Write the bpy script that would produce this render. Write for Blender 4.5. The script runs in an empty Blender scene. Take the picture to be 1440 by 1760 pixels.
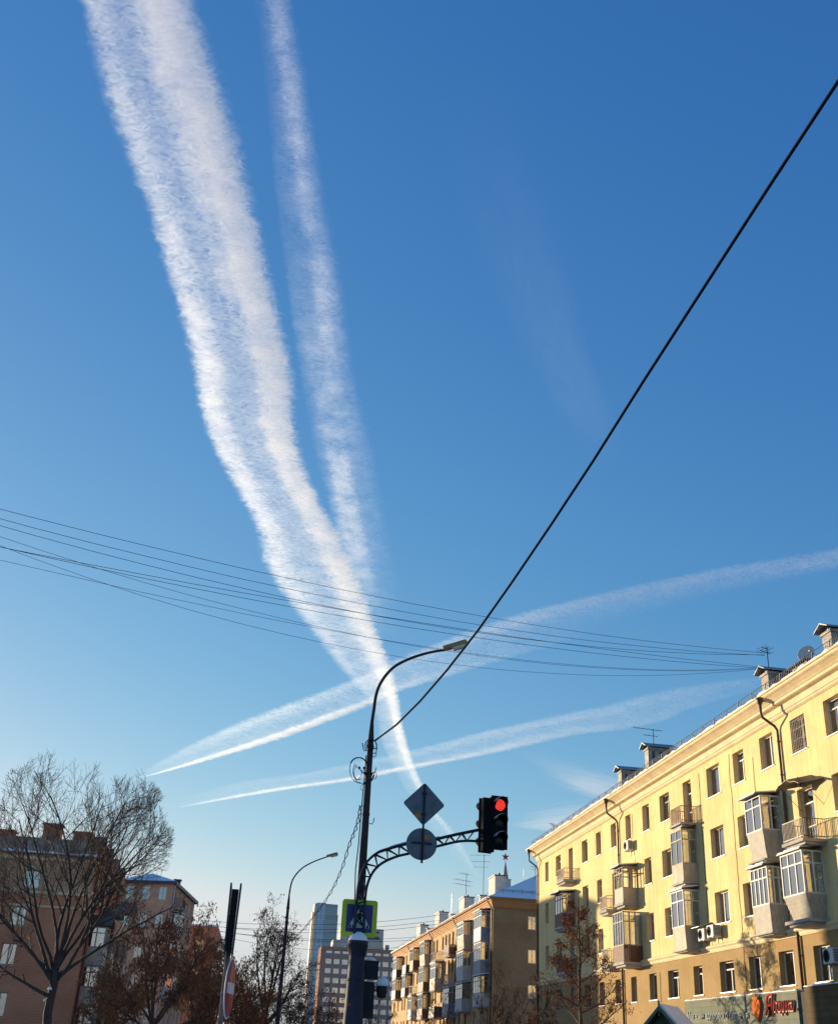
import bpy, math, random
from math import radians as R, sin, cos, pi
from mathutils import Vector, Matrix, noise as mnoise
sc = bpy.context.scene
COL = sc.collection
SUN_AZ, SUN_EL = 39.0, 4.8            # degrees from +Y towards -X, and above the horizon

# ------------------------------------------------------------------ helpers
def tag(o, label=None, cat=None, group=None, kind=None):
    for k, v in (('label', label), ('category', cat), ('group', group), ('kind', kind)):
        if v: o[k] = v
    return o

def thing(name, label, cat, loc=(0, 0, 0), rot=0.0, group=None):
    o = bpy.data.objects.new(name, None); COL.objects.link(o)
    o.empty_display_size = .2
    o.location = loc; o.rotation_euler = (0, 0, rot)
    return tag(o, label, cat, group)

class MB:
    """collects geometry and links it as ONE mesh object"""
    def __init__(s, tf=None): s.v = []; s.f = []; s.m = []; s.tf = tf; s.mi = 0; s.smooth = []; s.sm = False
    def add(s, vs, fs):
        b = len(s.v)
        s.v += [s.tf(*p) if s.tf else tuple(p) for p in vs]
        for f in fs:
            s.f.append([b+i for i in f]); s.m.append(s.mi); s.smooth.append(s.sm)
    def box(s, x0, x1, y0, y1, z0, z1):
        s.add([(x0,y0,z0),(x1,y0,z0),(x1,y1,z0),(x0,y1,z0),(x0,y0,z1),(x1,y0,z1),(x1,y1,z1),(x0,y1,z1)],
              [(0,3,2,1),(4,5,6,7),(0,1,5,4),(1,2,6,5),(2,3,7,6),(3,0,4,7)])
    def hexa(s, p): # 8 points, bottom 4 then top 4
        s.add(p, [(0,3,2,1),(4,5,6,7),(0,1,5,4),(1,2,6,5),(2,3,7,6),(3,0,4,7)])
    def quad(s, a, b, c, d): s.add([a,b,c,d], [(0,1,2,3)])
    def prism(s, poly, z0, z1):
        n = len(poly)
        s.add([(x,y,z0) for x,y in poly]+[(x,y,z1) for x,y in poly],
              [tuple(range(n-1,-1,-1)), tuple(range(n,2*n))]+[(i,(i+1)%n,n+(i+1)%n,n+i) for i in range(n)])
    def prism_y(s, poly, y0, y1):   # polygon in xz, extruded along y
        n = len(poly)
        s.add([(x,y0,z) for x,z in poly]+[(x,y1,z) for x,z in poly],
              [tuple(range(n)), tuple(range(2*n-1,n-1,-1))]+[(i,n+i,n+(i+1)%n,(i+1)%n) for i in range(n)])
    def prism_x(s, poly, x0, x1):   # polygon in yz, extruded along x
        n = len(poly)
        s.add([(x0,y,z) for y,z in poly]+[(x1,y,z) for y,z in poly],
              [tuple(range(n-1,-1,-1)), tuple(range(n,2*n))]+[(i,(i+1)%n,n+(i+1)%n,n+i) for i in range(n)])
    def tube(s, pts, rad, n=8, cap=True):
        if not isinstance(rad, (list, tuple)): rad = [rad]*len(pts)
        P = [Vector(p) for p in pts]; vs = []; up = None
        for i, p in enumerate(P):
            d = (P[min(i+1,len(P)-1)]-P[max(i-1,0)])
            if d.length < 1e-9: d = Vector((0,0,1))
            d.normalize()
            if up is None:
                up = Vector((0,0,1)) if abs(d.z) < .9 else Vector((1,0,0))
            a = d.cross(up)
            if a.length < 1e-6: a = d.orthogonal()
            a.normalize(); b = d.cross(a); up = -b if False else up
            for k in range(n):
                t = 2*pi*k/n
                vs.append(tuple(p+(a*cos(t)+b*sin(t))*rad[i]))
        fs = []
        for i in range(len(P)-1):
            for k in range(n):
                fs.append((i*n+k, i*n+(k+1)%n, (i+1)*n+(k+1)%n, (i+1)*n+k))
        if cap:
            fs.append(tuple(range(n-1,-1,-1))); fs.append(tuple(range((len(P)-1)*n, len(P)*n)))
        o = s.sm; s.sm = n >= 6; s.add(vs, fs); s.sm = o
    def lathe(s, prof, c=(0,0,0), n=24, axis='z'):
        vs = []; fs = []
        for r, h in prof:
            for k in range(n):
                t = 2*pi*k/n
                if axis == 'z': vs.append((c[0]+r*cos(t), c[1]+r*sin(t), c[2]+h))
                elif axis == 'y': vs.append((c[0]+r*cos(t), c[1]+h, c[2]+r*sin(t)))
                else: vs.append((c[0]+h, c[1]+r*cos(t), c[2]+r*sin(t)))
        for i in range(len(prof)-1):
            for k in range(n):
                fs.append((i*n+k, i*n+(k+1)%n, (i+1)*n+(k+1)%n, (i+1)*n+k))
        fs.append(tuple(range(n-1,-1,-1))); fs.append(tuple(range((len(prof)-1)*n, len(prof)*n)))
        o = s.sm; s.sm = True; s.add(vs, fs); s.sm = o
    def build(s, name, mats, parent=None, loc=None, bevel=0):
        me = bpy.data.meshes.new(name)
        me.from_pydata(s.v, [], s.f)
        if not isinstance(mats, (list, tuple)): mats = [mats]
        for m in mats: me.materials.append(m)
        if len(mats) > 1: me.polygons.foreach_set('material_index', s.m)
        me.polygons.foreach_set('use_smooth', s.smooth)
        me.update()
        o = bpy.data.objects.new(name, me); COL.objects.link(o)
        if parent: o.parent = parent
        if loc: o.location = loc
        if bevel:
            b = o.modifiers.new('bevel', 'BEVEL'); b.width = bevel; b.segments = 2; b.limit_method = 'ANGLE'
        return o

def rel(pts, o):
    return [(x-o[0], y-o[1], z-o[2]) for x, y, z in pts]

# ------------------------------------------------------------------ materials
def nodes(name):
    m = bpy.data.materials.new(name); m.use_nodes = True
    nt = m.node_tree; nt.nodes.clear()
    return m, nt, nt.nodes.new('ShaderNodeOutputMaterial')
def link(nt, a, b): nt.links.new(a, b)
def math_(nt, op, a, b=None, c=None, clamp=False):
    n = nt.nodes.new('ShaderNodeMath'); n.operation = op; n.use_clamp = clamp
    for i, v in enumerate((a, b, c)):
        if v is None: continue
        if isinstance(v, (int, float)): n.inputs[i].default_value = v
        else: nt.links.new(v, n.inputs[i])
    return n.outputs[0]
def ramp(nt, fac, stops):
    n = nt.nodes.new('ShaderNodeValToRGB'); e = n.color_ramp.elements
    while len(e) > 1: e.remove(e[-1])
    e[0].position, e[0].color = stops[0][0], (*stops[0][1], 1)
    for p, c in stops[1:]:
        x = e.new(p); x.color = (*c, 1)
    nt.links.new(fac, n.inputs[0]); return n.outputs[0]
def noise_(nt, vec, scale, detail=4, rough=.55, dist=0):
    n = nt.nodes.new('ShaderNodeTexNoise'); n.inputs['Scale'].default_value = scale
    n.inputs['Detail'].default_value = detail; n.inputs['Roughness'].default_value = rough
    n.inputs['Distortion'].default_value = dist
    if vec is not None: nt.links.new(vec, n.inputs['Vector'])
    return n.outputs['Fac']
def mixc(nt, fac, a, b, mode='MIX'):
    n = nt.nodes.new('ShaderNodeMix'); n.data_type = 'RGBA'; n.blend_type = mode
    for i, v in ((0, fac), (6, a), (7, b)):
        if isinstance(v, (int, float)): n.inputs[i].default_value = v
        elif isinstance(v, tuple): n.inputs[i].default_value = (*v, 1) if len(v) == 3 else v
        else: nt.links.new(v, n.inputs[i])
    return n.outputs[2]

def surf(name, col, rough=.7, var=.25, scale=6.0, metallic=0, bump=.0, bscale=60, spec=.5, streak=0, col2=None, coat=0):
    """plain painted / mineral surface with blotchy wear in two scales"""
    m, nt, out = nodes(name)
    b = nt.nodes.new('ShaderNodeBsdfPrincipled'); tc = nt.nodes.new('ShaderNodeTexCoord')
    v = tc.outputs['Object']
    n1 = noise_(nt, v, scale, 6, .6); n2 = noise_(nt, v, scale*7, 3, .6)
    f = math_(nt, 'ADD', math_(nt, 'MULTIPLY', n1, .7), math_(nt, 'MULTIPLY', n2, .3))
    c2 = col2 or tuple(x*(1-var*1.6) for x in col)
    c1 = tuple(min(1, x*(1+var*.45)) for x in col)
    c = ramp(nt, f, [(.3, c2), (.62, c1)])
    if streak:
        mp = nt.nodes.new('ShaderNodeMapping'); mp.inputs['Scale'].default_value = (3.2, 3.2, .16)
        link(nt, v, mp.inputs[0])
        s = noise_(nt, mp.outputs[0], 1.0, 5, .65)
        c = mixc(nt, ramp(nt, s, [(.45, (0,0,0)), (.75, (streak,)*3)]), c, tuple(x*.45 for x in col))
    link(nt, c, b.inputs['Base Color'])
    b.inputs['Roughness'].default_value = rough; b.inputs['Metallic'].default_value = metallic
    b.inputs['Specular IOR Level'].default_value = spec
    if bump:
        bp = nt.nodes.new('ShaderNodeBump'); bp.inputs['Strength'].default_value = bump; bp.inputs['Distance'].default_value = .02
        link(nt, noise_(nt, v, bscale, 5, .6), bp.inputs['Height']); link(nt, bp.outputs[0], b.inputs['Normal'])
    link(nt, b.outputs[0], out.inputs[0])
    return m

def brick(name, c1, c2, mortar, w=.25, h=.075, msize=.012, bumpy=.4, dirt=.3):
    m, nt, out = nodes(name)
    b = nt.nodes.new('ShaderNodeBsdfPrincipled'); tc = nt.nodes.new('ShaderNodeTexCoord')
    sp = nt.nodes.new('ShaderNodeSeparateXYZ'); link(nt, tc.outputs['Object'], sp.inputs[0])
    cb = nt.nodes.new('ShaderNodeCombineXYZ')
    link(nt, math_(nt, 'ADD', sp.outputs[0], sp.outputs[1]), cb.inputs[0]); link(nt, sp.outputs[2], cb.inputs[1])
    br = nt.nodes.new('ShaderNodeTexBrick'); link(nt, cb.outputs[0], br.inputs['Vector'])
    br.inputs['Scale'].default_value = 1; br.inputs['Brick Width'].default_value = w; br.inputs['Row Height'].default_value = h
    br.inputs['Mortar Size'].default_value = msize; br.inputs['Bias'].default_value = -.1
    for k, c in (('Color1', c1), ('Color2', c2), ('Mortar', mortar)): br.inputs[k].default_value = (*c, 1)
    n = noise_(nt, tc.outputs['Object'], .35, 6, .62)
    c = mixc(nt, math_(nt, 'MULTIPLY', ramp(nt, n, [(.38, (1,1,1)), (.62, (0,0,0))]), dirt), br.outputs['Color'], tuple(x*.35 for x in c1))
    link(nt, c, b.inputs['Base Color']); b.inputs['Roughness'].default_value = .85
    bp = nt.nodes.new('ShaderNodeBump'); bp.inputs['Strength'].default_value = bumpy; bp.inputs['Distance'].default_value = .01; bp.invert = True
    link(nt, br.outputs['Fac'], bp.inputs['Height']); link(nt, bp.outputs[0], b.inputs['Normal'])
    link(nt, b.outputs[0], out.inputs[0])
    return m

def glass(name, tint=(.85, .9, .92), refl=.09, body=None):
    m, nt, out = nodes(name)
    g = nt.nodes.new('ShaderNodeBsdfGlossy'); g.inputs['Roughness'].default_value = .03
    tc = nt.nodes.new('ShaderNodeTexCoord')
    bp = nt.nodes.new('ShaderNodeBump'); bp.inputs['Strength'].default_value = .08; bp.inputs['Distance'].default_value = .05
    link(nt, noise_(nt, tc.outputs['Object'], 1.3, 2), bp.inputs['Height']); link(nt, bp.outputs[0], g.inputs['Normal'])
    if body:
        t = nt.nodes.new('ShaderNodeBsdfDiffuse'); t.inputs['Color'].default_value = (*body, 1)
    else:
        t = nt.nodes.new('ShaderNodeBsdfTransparent'); t.inputs['Color'].default_value = (*tint, 1)
    fr = nt.nodes.new('ShaderNodeFresnel'); fr.inputs['IOR'].default_value = 1.5
    f = math_(nt, 'ADD', math_(nt, 'MULTIPLY', fr.outputs[0], 1.0), refl, clamp=True)
    mx = nt.nodes.new('ShaderNodeMixShader'); link(nt, f, mx.inputs[0]); link(nt, t.outputs[0], mx.inputs[1]); link(nt, g.outputs[0], mx.inputs[2])
    link(nt, mx.outputs[0], out.inputs[0])
    return m

def curtain_mat(name, col):
    m, nt, out = nodes(name)
    b = nt.nodes.new('ShaderNodeBsdfPrincipled'); tc = nt.nodes.new('ShaderNodeTexCoord')
    mp = nt.nodes.new('ShaderNodeMapping'); mp.inputs['Scale'].default_value = (9, 1, .5); link(nt, tc.outputs['Object'], mp.inputs[0])
    n = noise_(nt, mp.outputs[0], 1.6, 2)
    link(nt, ramp(nt, n, [(.3, tuple(x*.5 for x in col)), (.65, col)]), b.inputs['Base Color'])
    b.inputs['Roughness'].default_value = .9
    link(nt, b.outputs[0], out.inputs[0]); return m

def leaf_mat(name, cols):
    m, nt, out = nodes(name)
    b = nt.nodes.new('ShaderNodeBsdfPrincipled'); g = nt.nodes.new('ShaderNodeNewGeometry')
    c = ramp(nt, g.outputs['Random Per Island'], [(i/max(1, len(cols)-1), c) for i, c in enumerate(cols)])
    link(nt, c, b.inputs['Base Color']); b.inputs['Roughness'].default_value = .8
    t = nt.nodes.new('ShaderNodeBsdfTranslucent'); link(nt, c, t.inputs['Color'])
    mx = nt.nodes.new('ShaderNodeMixShader'); mx.inputs[0].default_value = .35
    link(nt, b.outputs[0], mx.inputs[1]); link(nt, t.outputs[0], mx.inputs[2]); link(nt, mx.outputs[0], out.inputs[0])
    return m

def corrugated(name, col, pitch=.09):
    m, nt, out = nodes(name)
    b = nt.nodes.new('ShaderNodeBsdfPrincipled'); tc = nt.nodes.new('ShaderNodeTexCoord')
    sp = nt.nodes.new('ShaderNodeSeparateXYZ'); link(nt, tc.outputs['Object'], sp.inputs[0])
    s = math_(nt, 'ADD', sp.outputs[0], sp.outputs[1])
    w = math_(nt, 'SINE', math_(nt, 'MULTIPLY', s, 2*pi/pitch))
    n = noise_(nt, tc.outputs['Object'], 3, 5)
    c = mixc(nt, ramp(nt, n, [(.35, (0,0,0)), (.7, (.5,)*3)]), col, tuple(x*.55 for x in col))
    link(nt, c, b.inputs['Base Color']); b.inputs['Roughness'].default_value = .55
    bp = nt.nodes.new('ShaderNodeBump'); bp.inputs['Strength'].default_value = .9; bp.inputs['Distance'].default_value = .02
    link(nt, w, bp.inputs['Height']); link(nt, bp.outputs[0], b.inputs['Normal'])
    link(nt, b.outputs[0], out.inputs[0]); return m

def emit(name, col, strength):
    m, nt, out = nodes(name)
    e = nt.nodes.new('ShaderNodeEmission'); e.inputs[0].default_value = (*col, 1); e.inputs[1].default_value = strength
    link(nt, e.outputs[0], out.inputs[0]); return m

# ------------------------------------------------------------------ camera, sky, sun
cam = bpy.data.cameras.new('camera'); co = bpy.data.objects.new('camera', cam); COL.objects.link(co)
cam.sensor_fit = 'HORIZONTAL'; cam.sensor_width = 36; cam.lens = 36*1894/1440
cam.clip_start = .1; cam.clip_end = 60000
rx = Vector((.98738167, -.15168252, .04549565)); ry = Vector((-.10749552, -.43102468, .8959143)).normalized()
CROWS = ((.98738167, -.10749552, -.11628479), (-.15168252, -.43102468, -.88949994), (.04549565, .8959143, -.44189106))
M4 = Matrix(CROWS).to_4x4()
# columns of M4 are camera axes in the world
M4 = Matrix(((CROWS[0][0], CROWS[0][1], CROWS[0][2], 0), (CROWS[1][0], CROWS[1][1], CROWS[1][2], 0),
             (CROWS[2][0], CROWS[2][1], CROWS[2][2], 1.6), (0, 0, 0, 1)))
_fl = M4.to_3x3()
co.matrix_world = M4
sc.camera = co

w = bpy.data.worlds.new('World'); sc.world = w; w.use_nodes = True
nt = w.node_tree; nt.nodes.clear()
out = nt.nodes.new('ShaderNodeOutputWorld'); bg = nt.nodes.new('ShaderNodeBackground')
sky = nt.nodes.new('ShaderNodeTexSky'); sky.sky_type = 'NISHITA'; sky.sun_disc = False
sky.sun_elevation = R(SUN_EL); sky.sun_rotation = R(-SUN_AZ)
sky.altitude = 200; sky.air_density = 1.0; sky.dust_density = .2; sky.ozone_density = 4
# grade the physical sky towards the deep, clean winter blue of the photograph: one gain and gamma per channel
_sep = nt.nodes.new('ShaderNodeSeparateColor'); link(nt, sky.outputs[0], _sep.inputs[0]); _cmb = nt.nodes.new('ShaderNodeCombineColor')
_ch = []
for _i, (_g, _k) in enumerate(((1.36, 6.0), (.925, 1.73), (.524, 1.05))):
    _v = math_(nt, 'POWER', math_(nt, 'MULTIPLY', _sep.outputs[_i], .17411), _g)
    _ch.append(math_(nt, 'MULTIPLY', _v, _k/.17411))
_ch[2] = math_(nt, 'SMOOTH_MIN', _ch[2], 5.4, .8)
_ch[1] = math_(nt, 'SMOOTH_MIN', _ch[1], math_(nt, 'MULTIPLY', _ch[2], 1.0), .7)
_ch[0] = math_(nt, 'SMOOTH_MIN', _ch[0], math_(nt, 'MULTIPLY', _ch[1], .97), .7)
for _i in range(3): link(nt, _ch[_i], _cmb.inputs[_i])
link(nt, _cmb.outputs[0], bg.inputs[0]); bg.inputs[1].default_value = .1
link(nt, bg.outputs[0], out.inputs[0])

sl = bpy.data.lights.new('sun', 'SUN'); so = bpy.data.objects.new('sun', sl); COL.objects.link(so)
sl.energy = 4.8; sl.angle = R(.5); sl.color = (1, .80, .53)
sd = Vector((-sin(R(SUN_AZ))*cos(R(SUN_EL)), cos(R(SUN_AZ))*cos(R(SUN_EL)), sin(R(SUN_EL))))
so.rotation_euler = sd.to_track_quat('Z', 'Y').to_euler(); so.location = (-20, 40, 60)
sc.view_settings.view_transform = 'Standard'; sc.view_settings.look = 'None'
sc.view_settings.gamma = 1; sc.view_settings.exposure = .8
sc.cycles.max_bounces = 6; sc.cycles.volume_bounces = 1; sc.cycles.transparent_max_bounces = 16
sc.cycles.volume_max_steps = 256
sc.cycles.use_denoising = True
# ------------------------------------------------------------------ contrails, 1500 m up
def fcurve(nt, fac, pts):
    n = nt.nodes.new('ShaderNodeFloatCurve'); c = n.mapping.curves[0]
    n.mapping.extend = 'HORIZONTAL'
    while len(c.points) > 2: c.points.remove(c.points[-1])
    c.points[0].location = pts[0]; c.points[1].location = pts[-1]
    for p in pts[1:-1]: c.points.new(*p)
    for p in c.points: p.handle_type = 'AUTO_CLAMPED'
    n.mapping.update(); link(nt, fac, n.inputs[1]); n.inputs[0].default_value = 1
    return n.outputs[0]

def interp(tab, t):
    if t <= tab[0][0]: return tab[0][1]
    for (a, x), (b, y) in zip(tab, tab[1:]):
        if t <= b: return x+(y-x)*(t-a)/(b-a)
    return tab[-1][1]

def contrail(name, label, Lp, Rp, T, dens, profs, fade, sc_along, sc_across, feather, erode, step, group='vapour trails across the sky', cat='contrail', aniso=.55, HT=1500.0, patch=1.4, tint=(.94, .97, 1)):
    """Lp, Rp: plan outlines of the two edges; profs: [(t, [(w, density)...])...] across the trail"""
    A = Vector(Lp[0]).lerp(Vector(Rp[0]), .5); B = Vector(Lp[-1]).lerp(Vector(Rp[-1]), .5)
    ax = (B-A).normalized(); perp = Vector((ax.y, -ax.x))
    # a margin at both ends
    def loc(p): d = Vector(p)-A; return d.dot(ax), d.dot(perp)
    Lq = sorted(loc(p) for p in Lp); Rq = sorted(loc(p) for p in Rp)
    y0 = min(Lq[0][0], Rq[0][0]); y1 = max(Lq[-1][0], Rq[-1][0]); Ln = y1-y0
    W = max(abs(u) for _, u in Lq+Rq)*1.05+1
    Lt = [((y-y0)/Ln, u) for y, u in Lq]; Rt = [((y-y0)/Ln, u) for y, u in Rq]
    # hull
    N = 40; mb = MB(); rings = []
    for i in range(N+1):
        t = i/N; l = interp(Lt, t); r = interp(Rt, t)
        wd = abs(r-l); s = 1 if r > l else -1
        l -= s*(wd*.16+4); r += s*(wd*.16+4); y = t*Ln
        k = wd*.12
        ring = [(l, y, 0), (l+s*k, y, -T*.7), ((l+r)/2, y, -T), (r-s*k, y, -T*.7), (r, y, 0), (r-s*k, y, T*.7), ((l+r)/2, y, T), (l+s*k, y, T*.7)]
        rings.append(ring)
    # slant of the fall streaks at both ends (metres sideways per metre of height)
    sA = Vector((A.x+ax.x*y0, A.y+ax.y*y0))/HT; sB = Vector((A.x+ax.x*y1, A.y+ax.y*y1))/HT
    kx, dkx, ky, dky = sA.dot(perp), (sB-sA).dot(perp)/Ln, sA.dot(ax), (sB-sA).dot(ax)/Ln
    slant = (kx, dkx, ky, dky)
    vs = [(p[0]+(kx+dkx*p[1])*p[2], p[1]+(ky+dky*p[1])*p[2], p[2]) for rg in rings for p in rg]; fs = []
    flip = interp(Rt, .5) < interp(Lt, .5)
    for i in range(N):
        for k in range(8):
            f = (i*8+k, i*8+(k+1)%8, (i+1)*8+(k+1)%8, (i+1)*8+k)
            fs.append(f[::-1] if flip else f)
    a = tuple(range(8)); b = tuple(range(N*8, N*8+8))
    fs.append(a[::-1] if not flip else a); fs.append(b if not flip else b[::-1])
    mb.add(vs, [f[::-1] for f in fs])
    m, nt, out = nodes(name+'_vapour')
    tc = nt.nodes.new('ShaderNodeTexCoord'); sp = nt.nodes.new('ShaderNodeSeparateXYZ'); link(nt, tc.outputs['Object'], sp.inputs[0])
    X, Y, Z = sp.outputs
    # the ice falls out in slanting streaks: shift along and across with height
    kx, dkx, ky, dky = slant
    X = math_(nt, 'SUBTRACT', X, math_(nt, 'MULTIPLY', Z, math_(nt, 'ADD', math_(nt, 'MULTIPLY', Y, dkx), kx)))
    Y = math_(nt, 'SUBTRACT', Y, math_(nt, 'MULTIPLY', Z, math_(nt, 'ADD', math_(nt, 'MULTIPLY', Y, dky), ky)))
    cx = nt.nodes.new('ShaderNodeCombineXYZ')
    for i_, v_ in enumerate((X, Y, Z)): link(nt, v_, cx.inputs[i_])
    OC = cx.outputs[0]
    t = math_(nt, 'DIVIDE', Y, Ln)
    cu = lambda tab: math_(nt, 'MULTIPLY', math_(nt, 'SUBTRACT', fcurve(nt, t, [(min(max(a, 0), 1), (u/W+1)/2) for a, u in tab]), .5), 2*W)
    l = cu(Lt); r = cu(Rt)
    wv = math_(nt, 'DIVIDE', math_(nt, 'SUBTRACT', X, l), math_(nt, 'SUBTRACT', r, l))
    def mapped(sx, sy, sz):
        mp = nt.nodes.new('ShaderNodeMapping'); mp.inputs['Scale'].default_value = (1/sx, 1/sy, 1/sz); link(nt, OC, mp.inputs[0]); return mp.outputs[0]
    n1 = noise_(nt, mapped(sc_across*.75, sc_along*3.2, T*3), 1, 6, .68, 1.0)
    n2 = noise_(nt, mapped(sc_across*.55, sc_along*1.35, T*2.2), 1, 6, .62, 2.0)
    n3 = noise_(nt, mapped(sc_across*2.2, sc_along*9, T*6), 1, 2, .55)
    wv = math_(nt, 'ADD', wv, math_(nt, 'MULTIPLY', math_(nt, 'SUBTRACT', n1, .5), feather))
    wq = math_(nt, 'ADD', math_(nt, 'MULTIPLY', wv, .625), .1875)      # -.3..1.3 -> 0..1
    pr = None
    for i, (tt, pf) in enumerate(profs):
        c = fcurve(nt, wq, [(0, 0)]+[(x*.625+.1875, y) for x, y in pf]+[(1, 0)])
        if pr is None: pr = c
        else:
            t0 = profs[i-1][0]
            mr = nt.nodes.new('ShaderNodeMapRange'); mr.inputs[1].default_value = t0; mr.inputs[2].default_value = tt
            link(nt, t, mr.inputs[0])
            pr = math_(nt, 'ADD', math_(nt, 'MULTIPLY', c, mr.outputs[0]), math_(nt, 'MULTIPLY', pr, math_(nt, 'SUBTRACT', 1, mr.outputs[0])))
    big = math_(nt, 'MAXIMUM', math_(nt, 'ADD', math_(nt, 'MULTIPLY', n3, patch), 1-patch*.5), 0)
    er = math_(nt, 'MULTIPLY', math_(nt, 'SUBTRACT', n2, .5), erode)
    d = math_(nt, 'ADD', math_(nt, 'MULTIPLY', pr, big), math_(nt, 'MULTIPLY', er, math_(nt, 'MINIMUM', math_(nt, 'MULTIPLY', pr, 3), 1)))
    d = math_(nt, 'MAXIMUM', d, 0)
    zz = math_(nt, 'DIVIDE', Z, T); zp = math_(nt, 'MAXIMUM', math_(nt, 'SUBTRACT', 1, math_(nt, 'MULTIPLY', zz, zz)), 0)
    d = math_(nt, 'MULTIPLY', math_(nt, 'MULTIPLY', d, zp), math_(nt, 'MULTIPLY', fcurve(nt, t, fade), dens))
    vs_ = nt.nodes.new('ShaderNodeVolumeScatter'); vs_.inputs['Color'].default_value = (*tint, 1); vs_.inputs['Anisotropy'].default_value = aniso
    link(nt, d, vs_.inputs['Density']); link(nt, vs_.outputs[0], out.inputs['Volume'])
    m.cycles.volume_step_rate = step*3
    o = mb.build(name, m); o.location = (A.x+ax.x*y0, A.y+ax.y*y0, HT); o.rotation_euler = (0, 0, math.atan2(-ax.x, ax.y))
    tag(o, label, cat, group)
    o.visible_shadow = True
    return o

contrail('contrail', 'broadest white contrail, two ribbed bands falling from the top of the sky',
  [(-416,1241),(-410,1304),(-395,1483),(-342,1755),(-303,2008),(-260,2321),(-200,2818),(-101,3182),(-31,3621),(150,4182),(361,4787),(498,5175),(664,6001),(860,6758),(1223,8000),(1629,9306),(1981,10356)],
  [(-260,1211),(-244,1272),(-199,1444),(-149,1699),(-103,1965),(-46,2273),(38,2869),(186,3337),(365,4020),(490,4495),(581,4903),(715,5603),(921,6492),(1129,7291),(1463,8261),(1845,9527),(2087,10421)],
  55, .0098,
  [(.0, [(-.1,0),(.1,.36),(.25,.24),(.4,.32),(.6,.78),(.82,.8),(.94,.45),(1.1,0)]),
   (.12, [(-.1,0),(.08,.58),(.2,.5),(.38,.2),(.58,.26),(.76,.75),(.93,.66),(1.1,0)]),
   (.27, [(-.1,0),(.12,.30),(.3,.20),(.55,.16),(.72,.40),(.88,.64),(1.08,0)]),
   (.42, [(-.12,0),(.15,.10),(.35,.12),(.55,.22),(.8,.6),(1.08,0)])],
  [(0,1),(.25,1),(.36,.75),(.46,.7),(.54,.45),(.64,.2),(.8,.08),(1,.0)], 12.5, 44, .26, 1.5, .02)
contrail('contrail', 'fainter ragged contrail just right of the broadest one, fading out above the lamp post',
  [(-164,1263),(-149,1328),(-121,1513),(-91,1787),(-55,2050),(-8,2400),(56,2781),(127,3183),(201,3587),(291,4021),(392,4479)],
  [(-103,1251),(-90,1316),(-54,1500),(-5,1770),(53,2027),(110,2374),(208,2779),(292,3185),(371,3543),(468,3973),(557,4432)],
  45, .0078,
  [(0, [(-.13,0),(.2,.10),(.5,.38),(.8,.2),(1.14,0)]), (.25, [(-.14,0),(-.05,.08),(.1,.12),(.35,.16),(.6,.44),(.82,.24),(1.14,0)]),
   (.55, [(-.13,0),(.05,.12),(.25,.42),(.42,.40),(.6,.12),(.85,.07),(1.12,0)]), (1, [(-.1,0),(.1,.3),(.5,.12),(1.05,0)])],
  [(0,.75),(.12,.95),(.2,.6),(.3,.95),(.4,.7),(.6,.9),(.8,.5),(1,0)], 9, 34, .34, 1.35, .025, HT=1590, patch=2.4)
contrail('contrail', 'upper of the two crossing contrails, passing behind the curved lamp arm towards the right edge',
  [(-716,6694),(-470,6042),(-104,5265),(327,4488),(517,4088),(785,3615),(1003,3337),(1290,3030),(1611,2752),(1683,2683)],
  [(-737,6797),(-488,6443),(-39,5739),(460,4783),(577,4504),(824,4109),(1042,3776),(1381,3261),(1699,2922),(1777,2855)],
  42, .0052,
  [(0, [(-.1,0),(.2,.06),(.55,.09),(.72,.14),(.88,1.0),(1.06,0)]), (.4, [(-.1,0),(.12,.30),(.3,.22),(.55,.12),(.72,.18),(.87,1.0),(1.06,0)]),
   (.62, [(-.1,0),(.1,.3),(.4,.2),(.7,.25),(.9,.35),(1.1,0)]), (.78, [(-.1,0),(.12,.5),(.35,.22),(.7,.05),(1.0,0)]), (1, [(-.1,0),(.3,.5),(.6,.25),(1,0)])],
  [(0,.0),(.08,.4),(.2,.7),(.38,1),(.6,.8),(.8,.8),(1,.65)], 11, 40, .24, 2.3, .02, HT=1400)
contrail('contrail', 'lower of the two crossing contrails, from the bare tree to the yellow roof',
  [(-494,6894),(-146,6233),(329,5687),(681,5187),(1014,4643),(1293,4254),(1495,3925),(1739,3678),(1910,3522)],
  [(-502,7081),(114,6322),(582,5788),(735,5567),(1084,5082),(1338,4677),(1578,4437),(1674,4149),(1811,3843)],
  36, .0038,
  [(0, [(-.1,0),(.3,.05),(.6,.07),(.75,.12),(.88,.75),(1.05,0)]), (.45, [(-.1,0),(.1,.13),(.5,.08),(.72,.14),(.86,1.0),(1.05,0)]),
   (.7, [(-.1,0),(.15,.5),(.5,.25),(.85,.6),(1.05,0)]), (1, [(-.1,0),(.3,.4),(.7,.2),(1.05,0)])],
  [(0,.0),(.12,.55),(.35,1),(.7,.8),(.9,.5),(1,.0)], 11, 34, .20, 2.1, .02, HT=1300)

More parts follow.
